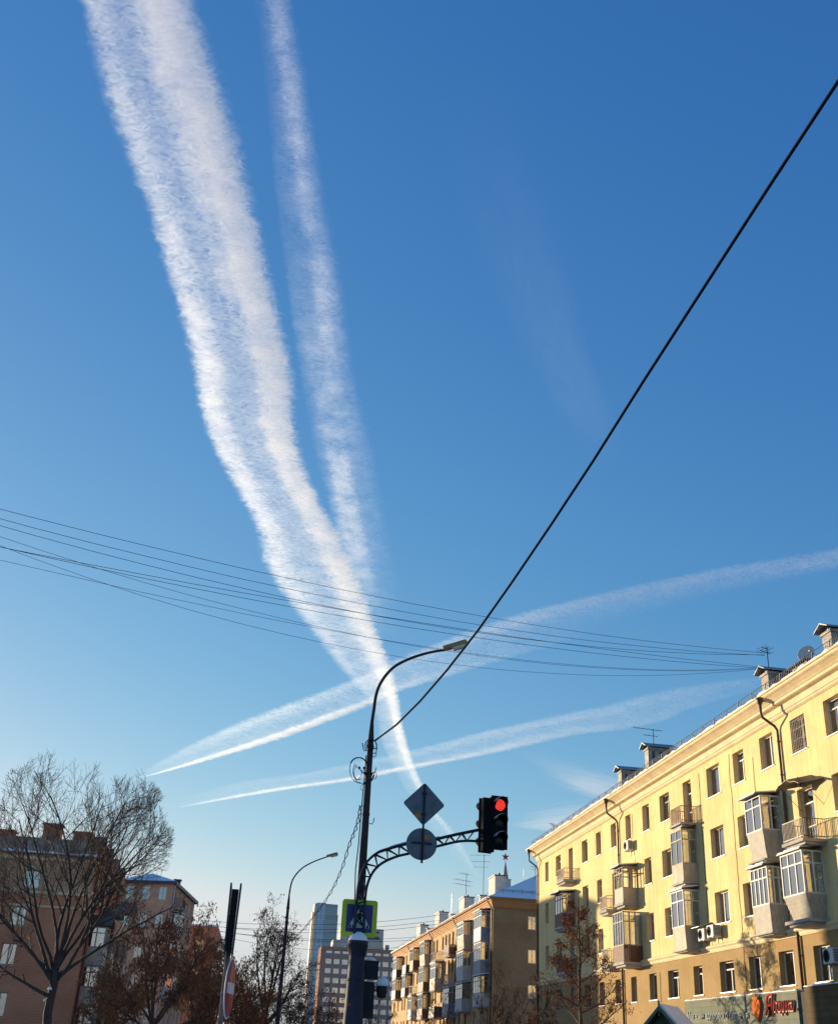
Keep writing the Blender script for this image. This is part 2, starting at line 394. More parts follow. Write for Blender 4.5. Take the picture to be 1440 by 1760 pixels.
contrail('cloud', 'thin beige wisp of cloud just above the far end of the yellow roof',
  [(1130,4801),(1234,4787),(1394,4877),(1561,4972),(1718,5063)], [(1167,4900),(1340,5201),(1583,5548),(1788,5711),(1948,5760)],
  45, .0026, [(0, [(-.13,0),(.3,.4),(.6,.6),(1.1,0)]), (1, [(-.13,0),(.3,.5),(.6,.6),(1.1,0)])], [(0,0),(.3,.25),(.55,.8),(.7,1),(.88,.6),(1,0)], 420, 170, .9, 1.3, .05, group='faint wisps of cloud', cat='cloud', HT=1250, tint=(1, .90, .78))
contrail('cloud', 'lower fainter wisp of cloud, right of the traffic light showing red',
  [(1371,5951),(1412,5602),(1475,5379),(1595,5188)], [(1413,6059),(1542,6115),(1679,6131),(1847,6021)],
  40, .0024, [(0, [(-.13,0),(.3,.4),(.6,.6),(1.1,0)]), (1, [(-.13,0),(.3,.5),(.6,.6),(1.1,0)])], [(0,0),(.3,.9),(.6,1),(.85,.7),(1,0)], 420, 170, .9, 1.3, .05, group='faint wisps of cloud', cat='cloud', HT=1150, tint=(1, .90, .78))
contrail('cloud', 'barely visible veil of cloud in the blue right of the contrails',
  [(137,1568),(313,1941),(543,2405),(776,2786),(945,3047)], [(376,1580),(544,1933),(741,2362),(946,2746),(1072,3016)],
  40, .0010, [(0, [(-.13,0),(.3,.3),(.6,.4),(1.1,0)]), (1, [(-.13,0),(.3,.3),(.6,.4),(1.1,0)])], [(0,0),(.3,.5),(.55,.8),(.72,.8),(.86,.35),(1,0)], 160, 90, .5, .9, .05, group='faint wisps of cloud', cat='cloud', HT=1750)
# ------------------------------------------------------------------ materials used by several things
M = {}
M['snow'] = surf('snow', (.80, .82, .86), .8, .06, 3, bump=.4, bscale=9)
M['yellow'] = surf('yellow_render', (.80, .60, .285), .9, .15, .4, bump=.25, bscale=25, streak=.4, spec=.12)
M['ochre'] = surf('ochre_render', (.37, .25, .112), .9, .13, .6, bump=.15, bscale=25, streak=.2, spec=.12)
M['cream'] = surf('cream_moulding', (.74, .59, .36), .85, .14, 1.2, streak=.12, spec=.12)
M['metal_dark'] = surf('dark_sheet_metal', (.05, .045, .05), .5, .3, 4)
M['pipe'] = surf('brown_pipe', (.085, .05, .04), .5, .3, 5)
M['white_pvc'] = surf('white_plastic', (.60, .59, .56), .55, .10, 3, spec=.25)
M['old_wood'] = surf('grey_paint_wood', (.34, .30, .25), .7, .3, 6)
M['dark_frame'] = surf('dark_window_frame', (.10, .075, .06), .5, .2, 8)
M['brown_wood'] = surf('brown_wood', (.16, .065, .035), .65, .3, 6)
M['glass'] = glass('window_glass', refl=.34)
M['concrete'] = surf('concrete', (.42, .39, .34), .9, .25, 2.5, bump=.3, bscale=30, streak=.3)
M['chimney'] = surf('chimney_render', (.47, .42, .35), .9, .35, 2.2, bump=.6, bscale=14, streak=.35)
M['black'] = surf('black_metal', (.016, .017, .020), .7, .3, 8, spec=.15)
M['cable'] = surf('cable_rubber', (.010, .012, .016), .9, .2, 10, spec=.05)
M['galv'] = surf('galvanised_metal', (.30, .31, .33), .4, .25, 9, metallic=.4)
M['corr'] = corrugated('corrugated_sheet', (.50, .45, .36))
M['corr_grey'] = corrugated('grey_siding', (.50, .50, .49), .11)
M['siding'] = surf('pale_siding', (.52, .455, .345), .7, .25, 1.6, streak=.55, spec=.2)
M['dirty_white'] = surf('dirty_white_panel', (.55, .55, .53), .7, .25, 3, streak=.3)
M['room'] = surf('dark_room', (.13, .115, .105), .9, .4, 1.5)
CUR = [curtain_mat('white_curtain', (.72, .71, .68)), curtain_mat('beige_curtain', (.50, .42, .30)), curtain_mat('blue_grey_curtain', (.36, .42, .48)), curtain_mat('brown_curtain', (.24, .16, .10))]

rnd = random.Random(5)

# ------------------------------------------------------------------ windows and walls
WC = {}
def window_data(w, h, style, fm, depth, cur):
    """meshes of frame, pane, curtain and sill; local x along the wall, y inwards, z up, origin bottom left"""
    key = (round(w, 2), round(h, 2), style, fm, round(depth, 2), cur)
    if key in WC: return WC[key]
    t = .055; y0, y1 = depth-.035, depth+.035
    f = MB()
    f.box(0, w, y0, y1, 0, t); f.box(0, w, y0, y1, h-t, h); f.box(0, t, y0, y1, t, h-t); f.box(w-t, w, y0, y1, t, h-t)
    if style in ('two', 'grid', 'tee'): xs = [w*.5]
    elif style == 'third': xs = [w*.64]
    elif style == 'three': xs = [w*.33, w*.67]
    else: xs = []
    for x in xs: f.box(x-.035, x+.035, y0+.003, y1-.003, t, (h*.72 if style == 'tee' else h-t))
    if style in ('tee', 'grid', 'door', 'transom'): f.box(t, w-t, y0+.006, y1-.006, h*.72, h*.72+.06)
    if style == 'door': f.box(t, w-t, y0+.006, y1-.006, h*.30, h*.30+.05)
    p = MB(); p.box(t*.8, w-t*.8, depth-.006, depth+.006, t*.8, h-t*.8)
    c = MB(); c.mi = 0; c.quad((-.02, depth+.42, -.02), (w+.02, depth+.42, -.02), (w+.02, depth+.42, h+.02), (-.02, depth+.42, h+.02))
    for a, b in (((-.02, depth+.42), (-.02, depth+.04)), ((w+.02, depth+.04), (w+.02, depth+.42))):
        c.quad((*a, -.02), (*b, -.02), (*b, h+.02), (*a, h+.02))
    c.quad((-.02, depth+.04, h+.02), (w+.02, depth+.04, h+.02), (w+.02, depth+.42, h+.02), (-.02, depth+.42, h+.02))
    c.quad((-.02, depth+.42, -.02), (w+.02, depth+.42, -.02), (w+.02, depth+.04, -.02), (-.02, depth+.04, -.02))
    c.mi = 1
    k, part = cur
    if part:
        spans = {1: [(0, w)], 2: [(0, w*.33), (w*.7, w)], 3: [(0, w*.55)], 4: [(w*.5, w)]}[part]
        for a, b in spans:
            n = max(4, int((b-a)/.07)); ys = [depth+.075+(.025 if i % 2 else -.02) for i in range(n+1)]
            for i in range(n):
                xa, xb = a+(b-a)*i/n, a+(b-a)*(i+1)/n
                c.quad((xa, ys[i], 0), (xb, ys[i+1], 0), (xb, ys[i+1], h), (xa, ys[i], h))
    s = MB(); s.box(-.05, w+.05, -.05, depth-.04, -.045, -.004)
    D = []
    for mb, nm, ms in ((f, 'window', [M[fm]]), (p, 'pane', [M['glass']]), (c, 'curtain', [M['room'], CUR[k]]), (s, 'sill', [M['galv']])):
        me = bpy.data.meshes.new(nm); me.from_pydata(mb.v, [], mb.f)
        for m in ms: me.materials.append(m)
        me.polygons.foreach_set('material_index', mb.m) if len(ms) > 1 else None
        me.update(); D.append((nm, me))
    WC[key] = D
    return D

def put_window(root, fr, u0, u1, z0, z1, style='two', fm='white_pvc', depth=.27, cur=None, sill=True, name='window'):
    ox, oy, a = fr
    if cur is None: cur = (rnd.choice((0, 0, 0, 1, 2, 3)), rnd.choice((1, 1, 1, 2, 2, 3, 4, 0)))
    D = window_data(u1-u0, z1-z0, style, fm, depth, cur)
    o = bpy.data.objects.new(name, D[0][1]); COL.objects.link(o); o.parent = root
    o.location = (ox+u0*cos(a), oy+u0*sin(a), z0); o.rotation_euler = (0, 0, a)
    for nm, me in D[1:] if sill else D[1:3]:
        c = bpy.data.objects.new(nm, me); COL.objects.link(c); c.parent = o
    return o

def frame_tf(fr):
    ox, oy, a = fr; ca, sa = cos(a), sin(a)
    return lambda u, v, z: (ox+u*ca-v*sa, oy+u*sa+v*ca, z)

def wall_mesh(mb, u0, u1, z0, z1, ops, depth=.26):
    us = sorted({u0, u1, *[max(u0, min(u1, o[0])) for o in ops], *[max(u0, min(u1, o[1])) for o in ops]})
    zs = sorted({z0, z1, *[max(z0, min(z1, o[2])) for o in ops], *[max(z0, min(z1, o[3])) for o in ops]})
    inside = lambda u, z: any(o[0] < u < o[1] and o[2] < z < o[3] for o in ops)
    for za, zb in zip(zs, zs[1:]):
        start = None
        for ua, ub in zip(us, us[1:]):
            solid = not inside((ua+ub)/2, (za+zb)/2)
            if solid and start is None: start = ua
            if start is not None and (not solid or ub == us[-1]):
                end = ub if solid else ua
                mb.quad((start, 0, za), (end, 0, za), (end, 0, zb), (start, 0, zb)); start = None
    for a, b, c, d in ops:
        if c < z0 or d > z1: continue
        mb.quad((a, 0, c), (a, 0, d), (a, depth, d), (a, depth, c)); mb.quad((b, 0, d), (b, 0, c), (b, depth, c), (b, depth, d))
        mb.quad((a, 0, d), (b, 0, d), (b, depth, d), (a, depth, d)); mb.quad((a, 0, c), (a, depth, c), (b, depth, c), (b, 0, c))

def bars(mb, p0, p1, z0, z1, pitch, r):
    """upright square bars between two points"""
    d = Vector(p1)-Vector(p0); n = max(1, int(d.length/pitch))
    for i in range(n+1):
        x, y = Vector(p0)+d*(i/n); mb.box(x-r, x+r, y-r, y+r, z0, z1)

def balcony(root, fr, u0, u1, d, z0, z1, kind='open', zp=None, zt=None, panel='siding', fm='white_pvc', taper=0, nf=2, ns=1, roof=.2, slabm='concrete', rail='pipe', transom=True, snowy=True, pitch=.12, glassy=True):
    """a balcony: floor slab, then railing, or parapet + glazing + canopy. v is negative outwards"""
    tf = frame_tf(fr)
    b = MB(tf)
    b.box(u0-.06, u1+.06, -d-.06, .1, z0+(z1-z0)*.45, z1); b.box(u0+.06, u1-.06, -d+.08, .1, z0, z0+(z1-z0)*.45)
    B = b.build('balcony', M[slabm], root)
    if kind == 'open':
        zp = zp or z1+.95; r = MB(tf)
        for z in (zp, z1+.12):
            r.box(u0, u1, -d, -d+.035, z-.035, z); r.box(u0, u0+.035, -d+.035, 0, z-.034, z-.001); r.box(u1-.035, u1, -d+.035, 0, z-.034, z-.001)
        bars(r, (u0+.02, -d+.017), (u1-.02, -d+.017), z1, zp-.035, pitch, .011)
        bars(r, (u0+.017, -d+.1), (u0+.017, -.06), z1, zp-.036, pitch, .011); bars(r, (u1-.017, -d+.1), (u1-.017, -.06), z1, zp-.036, pitch, .011)
        r.build('railing', M[rail], B)
        return B
    p = MB(tf)
    e = .02; t = taper
    if kind == 'barred':
        bars(p, (u0, -d), (u1, -d), z1, zp, .1, .035); bars(p, (u0, -d+.1), (u0, 0), z1, zp, .1, .035); bars(p, (u1, -d+.1), (u1, 0), z1, zp, .1, .035)
    else:
        p.hexa([(u0-e+t*.5, -d-e+t, z1), (u1+e-t*.5, -d-e+t, z1), (u1+e-t*.5, .05, z1), (u0-e+t*.5, .05, z1), (u0-e, -d-e, zp), (u1+e, -d-e, zp), (u1+e, .05, zp), (u0-e, .05, zp)])
    p.build('parapet', M[panel], B)
    if zt is None: return B
    g = MB(tf); s = .035
    g.box(u0-.03, u1+.03, -d-.03, -d+.05, zp, zp+.06); g.box(u0-.03, u0+.05, -d+.05, 0, zp, zp+.06); g.box(u1-.05, u1+.03, -d+.05, 0, zp, zp+.06)
    g.box(u0-.03, u1+.03, -d-.03, -d+.05, zt-.07, zt); g.box(u0-.03, u0+.05, -d+.05, 0, zt-.07, zt); g.box(u1-.05, u1+.03, -d+.05, 0, zt-.07, zt)
    ztr = zp+(zt-zp)*.70
    def post(u, v): g.box(u-s, u+s, v-s, v+s, zp+.06, zt-.07)
    for i in range(nf+1): post(u0+(u1-u0)*i/nf, -d+.01)
    for i in range(ns):
        post(u0+.01, -d+.01+d*(i+1)/(ns)*.97); post(u1-.01, -d+.01+d*(i+1)/(ns)*.97)
    if transom:
        g.box(u0, u1, -d-.02, -d+.04, ztr-.03, ztr+.03); g.box(u0-.02, u0+.04, -d+.04, 0, ztr-.03, ztr+.03); g.box(u1-.04, u1+.02, -d+.04, 0, ztr-.03, ztr+.03)
    g.build('glazing_frame', M[fm], B)
    if glassy:
        q = MB(tf); q.box(u0, u1, -d+.004, -d+.012, zp+.04, zt-.05); q.box(u0+.004, u0+.012, -d+.02, 0, zp+.04, zt-.05); q.box(u1-.012, u1-.004, -d+.02, 0, zp+.04, zt-.05)
        q.build('pane', M['glass'], B)
    if roof:
        r = MB(tf); r.mi = 0
        r.hexa([(u0-.1, -d-roof, zt+.0), (u1+.1, -d-roof, zt+.0), (u1+.1, 0, zt+.14), (u0-.1, 0, zt+.14), (u0-.1, -d-roof, zt+.05), (u1+.1, -d-roof, zt+.05), (u1+.1, 0, zt+.2), (u0-.1, 0, zt+.2)])
        if snowy:
            r.mi = 1; n = 7
            for i in range(n):
                a, c = u0-.08+(u1-u0+.16)*i/n, u0-.08+(u1-u0+.16)*(i+1)/n; h = .04+.05*rnd.random()
                r.hexa([(a, -d-roof+.03, zt+.053), (c, -d-roof+.03, zt+.053), (c, -.02, zt+.2), (a, -.02, zt+.2), (a, -d-roof+.06, zt+.06+h), (c, -d-roof+.06, zt+.06+h), (c, -.02, zt+.2+h), (a, -.02, zt+.2+h)])
        r.build('canopy', [M['metal_dark'], M['snow']], B)
    return B

def lumpy(mb, u0, u1, v0, v1, z, n, hmin, hmax, seed=1):
    """a ridge of snow of uneven height lying along u"""
    q = random.Random(seed); hs = [q.uniform(hmin, hmax) for _ in range(n+1)]; o = mb.sm; mb.sm = True
    vs = []; fs = []
    for i in range(n+1):
        u = u0+(u1-u0)*i/n; h = hs[i]; j = q.uniform(-.05, .05)
        vs += [(u, v0+j, z), (u, v0+.08+j, z+h*.9), (u, (v0+v1)/2, z+h), (u, v1, z)]
    for i in range(n):
        for k in range(3): fs.append((i*4+k, i*4+4+k, i*4+5+k, i*4+1+k))
        fs.append((i*4+3, i*4+7, i*4+4, i*4))
    fs += [(0, 1, 2, 3), (n*4+3, n*4+2, n*4+1, n*4)]
    mb.add(vs, fs); mb.sm = o

# ------------------------------------------------------------------ yellow apartment building (right side of the street)
YB = thing('apartment_building', 'long yellow rendered apartment building with ochre lower storey, cornice and small balconies', 'building', (23, 90.4, 0), R(-90))
YL, YD = 66.0, 13.0
U = lambda Y: 90.4-Y
rows = {'A': (14.18, 15.69), 'B': (11.14, 12.61), 'C': (8.05, 9.52), 'D': (4.95, 6.31)}
floor_z = {'A': 13.3, 'B': 10.3, 'C': 7.2}
cols = [(88.1, 87.1), (84.9, 83.5), (81.3, 80.2), (77.9, 76.5), (74.5, 73.4), (71.2, 70.1), (68.2, 67.2), (65.0, 63.8), (62.0, 60.4), (58.3, 57.1), (54.9, 53.2), (51.5, 50.2), (48.4, 47.0), (45.2, 43.8), (42.1, 40.6), (38.8, 37.4), (35.4, 34.0), (31.8, 30.4), (28.4, 27.0)]
doors = {('A', 2), ('B', 2), ('C', 2), ('B', 5), ('C', 5), ('B', 6), ('C', 6), ('A', 9), ('B', 9), ('C', 9), ('B', 12), ('C', 12), ('B', 13), ('C', 13)}
ops_hi, ops_lo, plan = [], [], []
for r, (z0, z1) in rows.items():
    for i, (ya, yb) in enumerate(cols):
        u0, u1 = U(ya), U(yb); d = (r, i) in doors
        za = floor_z[r]+.02 if d else z0
        (ops_lo if r == 'D' else ops_hi).append((u0, u1, za, z1)); plan.append((r, i, u0, u1, za, z1, d))
mb = MB(); wall_mesh(mb, 0, YL, 6.95, 16.9, ops_hi, .34)
mb.quad((0, YD, 0), (0, 0, 0), (0, 0, 16.9), (0, YD, 16.9)); mb.quad((YL, 0, 0), (YL, YD, 0), (YL, YD, 16.9), (YL, 0, 16.9)); mb.quad((YL, YD, 0), (0, YD, 0), (0, YD, 16.9), (YL, YD, 16.9))
mb.build('wall', M['yellow'], YB)
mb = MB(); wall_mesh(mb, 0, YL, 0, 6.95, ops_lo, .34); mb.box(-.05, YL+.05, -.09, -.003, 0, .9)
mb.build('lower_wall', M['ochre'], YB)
FRONT = (0, 0, 0)
q = random.Random(11)
for r, i, u0, u1, z0, z1, d in plan:
    w = u1-u0
    st = 'door' if d else ('transom' if w < 1.15 else q.choice(('two', 'two', 'third', 'tee')) if w < 1.45 else q.choice(('third', 'tee', 'two', 'three')))
    put_window(YB, FRONT, u0, u1, z0, z1, st, 'old_wood' if q.random() < .14 else 'white_pvc', .27)
# grille on one window
g = MB(); u0, u1 = U(45.2), U(43.8)
for k in range(9): g.box(u0+.07+k*(u1-u0-.14)/8-.01, u0+.07+k*(u1-u0-.14)/8+.01, .03, .05, 14.2, 15.67)
for z in (14.3, 14.75, 15.2, 15.6): g.box(u0, u1, .051, .066, z, z+.025)
for k in range(4):
    for z in (14.55, 15.35):
        cu = u0+.2+k*(u1-u0-.4)/3; g.tube([(cu+.12*cos(t), .04, z+.12*sin(t)) for t in [2*pi*j/10 for j in range(11)]], .01, 4)
g.build('window_grille', M['old_wood'], YB)
# cornice: one moulded profile along the eaves, returned at the far end
prof = [(-.02, 16.05), (-.1, 16.12), (-.1, 16.2), (-.14, 16.22), (-.16, 16.48), (-.34, 16.52), (-.40, 16.55), (-.40, 16.66), (-.44, 16.68), (-.50, 16.74), (-.66, 16.86), (-.74, 16.90), (-.78, 16.94), (-.78, 17.02), (-.84, 17.03), (-.84, 17.09), (-.02, 17.2)]
c = MB(); n = len(prof)
vs = [(v, v, z) for v, z in prof]+[(YL-v, v, z) for v, z in prof]
c.add(vs, [(i, n+i, n+i+1, i+1) for i in range(n-1)])
c.add([(v, v, z) for v, z in prof]+[(v, YD, z) for v, z in prof], [(i+1, n+i+1, n+i, i) for i in range(n-1)])
c.build('cornice', M['cream'], YB)
c = MB(); c.prism_x([(.0, 6.78), (-.05, 6.78), (-.08, 6.86), (-.08, 6.93), (-.16, 7.0), (-.16, 7.07), (-.02, 7.14), (0, 7.14)], -.03, YL)
c.build('string_course', M['cream'], YB)
# roof with snow along the eaves
rf = MB(); e = -.80
rf.add([(e, e, 17.11), (YL-e, e, 17.11), (YL-e, YD-e, 17.11), (e, YD-e, 17.11), (6, YD/2, 19.6), (YL-6, YD/2, 19.6)], [(0, 1, 5, 4), (1, 2, 5), (2, 3, 4, 5), (3, 0, 4), (0, 3, 2, 1)])
RF = rf.build('roof', M['metal_dark'], YB)
sn = MB(); lumpy(sn, -.7, YL, -.86, .3, 17.1, 190, .03, .17, 3)
sn.build('snow_edge', M['snow'], RF)
ra = MB()
for z in (17.72, 17.42): ra.tube([(-.3, -.42, z), (YL, -.42, z)], .018, 4)
k = 0; u = -.3
while u < YL:
    if k % 9 == 0: ra.box(u-.02, u+.02, -.44, -.40, 17.05, 17.75); ra.tube([(u, -.4, 17.7), (u, .2, 17.4)], .012, 4)
    else: ra.box(u-.008, u+.008, -.428, -.412, 17.2, 17.72)
    u += .17; k += 1
ra.build('roof_railing', M['metal_dark'], RF)
for (ya, yb, x1, zt) in ((72.3, 71.6, 25.8, 19.75), (66.9, 66.2, 25.6, 20.0), (49.6, 48.85, 25.8, 19.55), (43.3, 42.5, 25.8, 19.5)):
    ch = MB(); a, b = U(ya), U(yb); v1 = x1-23
    ch.box(a, b, 1.0, v1, 17.2, zt-.25); ch.box(a-.06, b+.06, .94, v1+.06, zt-.42, zt-.30)
    for j in range(3): ch.mi = 1; ch.box(b-.002, b+.004, 1.25+j*.5, 1.42+j*.5, zt-.95, zt-.5)
    CH = ch.build('chimney', [M['chimney'], M['room']], RF)
    cp = MB(); m_ = (a+b)/2; cp.prism_y([(a-.22, zt-.26), (m_, zt+.02), (b+.22, zt-.26), (b+.22, zt-.21), (m_, zt+.08), (a-.22, zt-.21)], .72, v1+.2)
    for j in range(4): cp.box(m_-.1, m_+.1, 1.05+j*(v1-1.2)/3.4, 1.2+j*(v1-1.2)/3.4, zt-.26, zt-.05)
    cp.build('chimney_cap', M['galv'], CH)
ht = MB(); a, b = U(45.4), U(44.0); ht.box(a, b, .5, 1.6, 17.3, 18.2); ht.hexa([(a-.1, .3, 18.2), (b+.1, .3, 18.2), (b+.1, 1.8, 18.35), (a-.1, 1.8, 18.35), (a-.1, .3, 18.26), (b+.1, .3, 18.26), (b+.1, 1.8, 18.42), (a-.1, 1.8, 18.42)])
ht.build('roof_hatch', M['metal_dark'], RF)
# rainwater pipes
def downpipe(Y, zbot):
    u = U(Y); p = MB()
    p.lathe([(.05, 0), (.17, .22), (.17, .36)], (u, -.80, 16.62), 12)
    p.tube([(u, -.80, 16.7), (u, -.80, 16.25), (u, -.74, 16.08), (u, -.2, 15.72), (u, -.10, 15.55), (u, -.09, 15.3), (u, -.09, zbot)], .065, 8)
    z = 15
    while z > zbot: p.lathe([(.08, 0), (.08, .05)], (u, -.09, z), 8); p.box(u-.012, u+.012, -.09, .02, z+.01, z+.04); z -= 1.5
    p.build('downpipe', M['pipe'], YB)
for Y in (90.2, 69.5, 46.25): downpipe(Y, .6)
# thin cables and stains down the wall
cbm = MB()
for Y, za, zb, s in ((66.85, 14.1, 15.9, 3), (51.9, 4.8, 15.9, 1), (55.9, 7.2, 15.8, 2), (60.0, 7.3, 14.2, 4), (49.2, 7.5, 15.5, 5), (63.2, 4.8, 6.8, 7), (66.6, 12.0, 13.4, 6)):
    z = za; pts = []; r_ = random.Random(s)
    while z < zb: pts.append((U(Y)+r_.uniform(-.04, .04), -.02, z)); z += .5
    cbm.tube(pts, .012, 4)
cbm.build('wall_cable', M['cable'], YB)
# balconies, as they stand in the photograph
B_ = lambda Yn, Yf, *a, **k: balcony(YB, FRONT, U(Yf), U(Yn), *a, **k)
B_(79.48, 81.4, .88, 13.03, 13.32, 'open', 14.1, rail='old_wood')
B_(79.9, 81.9, .90, 9.9, 10.2, 'glazed', 11.05, 12.45, panel='brown_wood', fm='old_wood', nf=3, ns=2, roof=.35)
B_(79.7, 81.6, .88, 6.95, 7.2, 'barred', 8.1, panel='brown_wood')
B_(70.5, 72.0, .62, 10.05, 10.36, 'open', 11.2, rail='old_wood')
B_(66.33, 67.9, .92, 10.02, 10.30, 'glazed', 11.1, 12.35, panel='siding', fm='old_wood', nf=3, ns=2, roof=.3, glassy=False)
B_(65.93, 67.8, 1.12, 6.72, 6.98, 'barred', 7.87, 9.75, panel='brown_wood', fm='old_wood', nf=4, ns=3, roof=0)
B_(70.5, 71.8, .65, 6.8, 7.12, 'open', 8.05, rail='old_wood')
B_(56.74, 58.2, .82, 13.06, 13.28, 'open', 14.15, rail='brown_wood', pitch=.1)
B_(56.82, 58.35, .80, 10.1, 10.3, 'glazed', 11.18, 12.95, panel='siding', fm='siding', nf=2, ns=2, roof=.05, snowy=False)
B_(56.9, 58.6, .86, 6.9, 7.0, 'glazed', 8.1, 9.9, panel='siding', fm='white_pvc', nf=2, ns=2, roof=.12, taper=.06)
B_(46.9, 48.5, .92, 9.86, 9.98, 'glazed', 11.2, 12.72, panel='corr', fm='white_pvc', nf=2, ns=2, roof=.3, taper=.16)
B_(47.18, 48.85, .76, 6.9, 6.99, 'glazed', 8.12, 9.72, panel='corr', fm='white_pvc', nf=4, ns=3, roof=.25, taper=.03)
b13 = B_(43.1, 44.9, .98, 10.0, 10.22, 'open', 11.05, rail='pipe', pitch=.11)
B_(43.6, 45.5, .88, 6.98, 7.2, 'glazed', 8.14, 9.85, panel='corr', fm='white_pvc', nf=3, ns=2, roof=.15, taper=.3)
cn = MB(); a, b = U(44.9), U(42.7)
for i in range(6):
    x0, x1 = a+(b-a)*i/6, a+(b-a)*(i+1)/6; z0 = 12.66-.10*abs(i-2.5)+.06*(i % 2); z1 = 12.66-.10*abs(i-1.5)+.06*((i+1) % 2)
    cn.hexa([(x0, -1.15, z0), (x1, -1.15, z1), (x1, 0, z1+.3), (x0, 0, z0+.3), (x0, -1.15, z0+.02), (x1, -1.15, z1+.02), (x1, 0, z1+.33), (x0, 0, z0+.33)])
for x in (a+.1, b-.25): cn.tube([(x, -1.05, 12.65), (x, 0, 11.6)], .012, 4); cn.tube([(x, -1.05, 12.65), (x, -.95, 11.05)], .01, 4)
cn.build('door_canopy', M['metal_dark'], b13)

def air_conditioner(Y, z, label, cover=False, parent_group='air conditioners on the yellow wall', X=23, d=.42):
    t = thing('air_conditioner', label, 'air conditioner', (X, Y, z), R(-90), parent_group)
    b = MB(); b.box(-.4, .4, -d, -.1, .04, .6); b.build('case', M['white_pvc'], t, bevel=.02)
    f = MB(); f.lathe([(.21, 0), (.21, -.02), (.235, -.02), (.235, 0)], (-.1, -d-.002, .32), 24, 'y')
    for k in range(5): f.tube([(-.1+r_*cos(a), -d-.02, .32+r_*sin(a)) for r_ in (.04+.042*k,) for a in [2*pi*j/20 for j in range(21)]], .005, 4)
    for k in range(8): f.box(-.4+.0, -.4-.012, -d+.05, -.14, .1+k*.06, .13+k*.06); f.box(.4, .412, -d+.05, -.14, .1+k*.06, .13+k*.06)
    f.build('fan_grille', M['metal_dark'], t)
    k = MB()
    for x in (-.28, .28): k.box(x-.02, x+.02, -d, 0, -.0, .04); k.box(x-.02, x+.02, -.035, 0, -.3, 0)
    k.build('bracket', M['galv'], t)
    if cover:
        c = MB(); c.hexa([(-.5, -d-.3, .62), (.5, -d-.3, .62), (.5, 0, .86), (-.5, 0, .86), (-.5, -d-.3, .64), (.5, -d-.3, .64), (.5, 0, .89), (-.5, 0, .89)]); c.build('rain_cover', M['galv'], t)
    return t
air_conditioner(67.05, 13.38, 'white air conditioner right under a top floor window, beside the middle downpipe')
air_conditioner(55.95, 7.32, 'air conditioner under a sloping metal rain cover beside the grey enclosed balcony', True)
air_conditioner(54.6, 7.36, 'uncovered white air conditioner right of the one with a rain cover', d=.5)
air_conditioner(43.0, 5.45, 'white air conditioner across the lowest window at the right edge', d=.55)

# satellite dish and aerials on the yellow roof
t = thing('satellite_dish', 'round white satellite dish behind the yellow roof railing', 'satellite dish', (23.6, 44.3, 17.6))
d = MB(tf=None); pr = [(.02, .0), (.15, .02), (.3, .07), (.4, .13), (.41, .125), (.3, .055), (.15, .005), (.02, -.02)]
d.lathe([(r_, -h) for r_, h in pr], (0, 0, 1.05), 24, 'y'); dd = d.build('dish', M['white_pvc'], t); dd.rotation_euler = (R(-18), 0, R(-50)); dd.location = (0, 0, .05)
p = MB(); p.tube([(0, .05, -.5), (0, .05, 1.0)], .025, 6); p.tube([(0, 0, .75), (.05, -.45, 1.0)], .012, 5); p.box(.0, .1, -.5, -.42, .96, 1.04); p.build('mast', M['galv'], t)

def aerial(loc, h, label, beams, rot=0, group='television aerials on the roofs', m='black'):
    t = thing('aerial', label, 'aerial', loc, rot, group)
    p = MB(); p.tube([(0, 0, -.3), (0, 0, h)], .022 if h < 3 else .03, 5); p.build('mast', M[m], t)
    e = MB()
    for z, L, n, el in beams:
        e.box(-L*.7, L*.3, -.012, .012, z-.012, z+.012)
        for k in range(n): x = -L*.7+L*k/(n-1); e.box(x-.007, x+.007, -el*(1-.04*k)/2, el*(1-.04*k)/2, z-.007, z+.007)
    e.build('element', M[m], t)
    return t
aerial((24.5, 66.5, 20.0), 1.0, 'aerial with a long slanting boom on the larger middle chimney', [(.95, 2.0, 7, .5), (.55, .9, 4, .4)], R(8))
aerial((24.3, 49.3, 19.5), 1.2, 'short aerial mast on the chimney where the overhead cables end', [(.9, .7, 4, .5), (1.1, .5, 3, .7)], R(20))
aerial((22.9, 85.0, 17.3), .8, 'small aerial behind the far end of the yellow roof railing', [(.75, 1.3, 5, .5)], R(60))
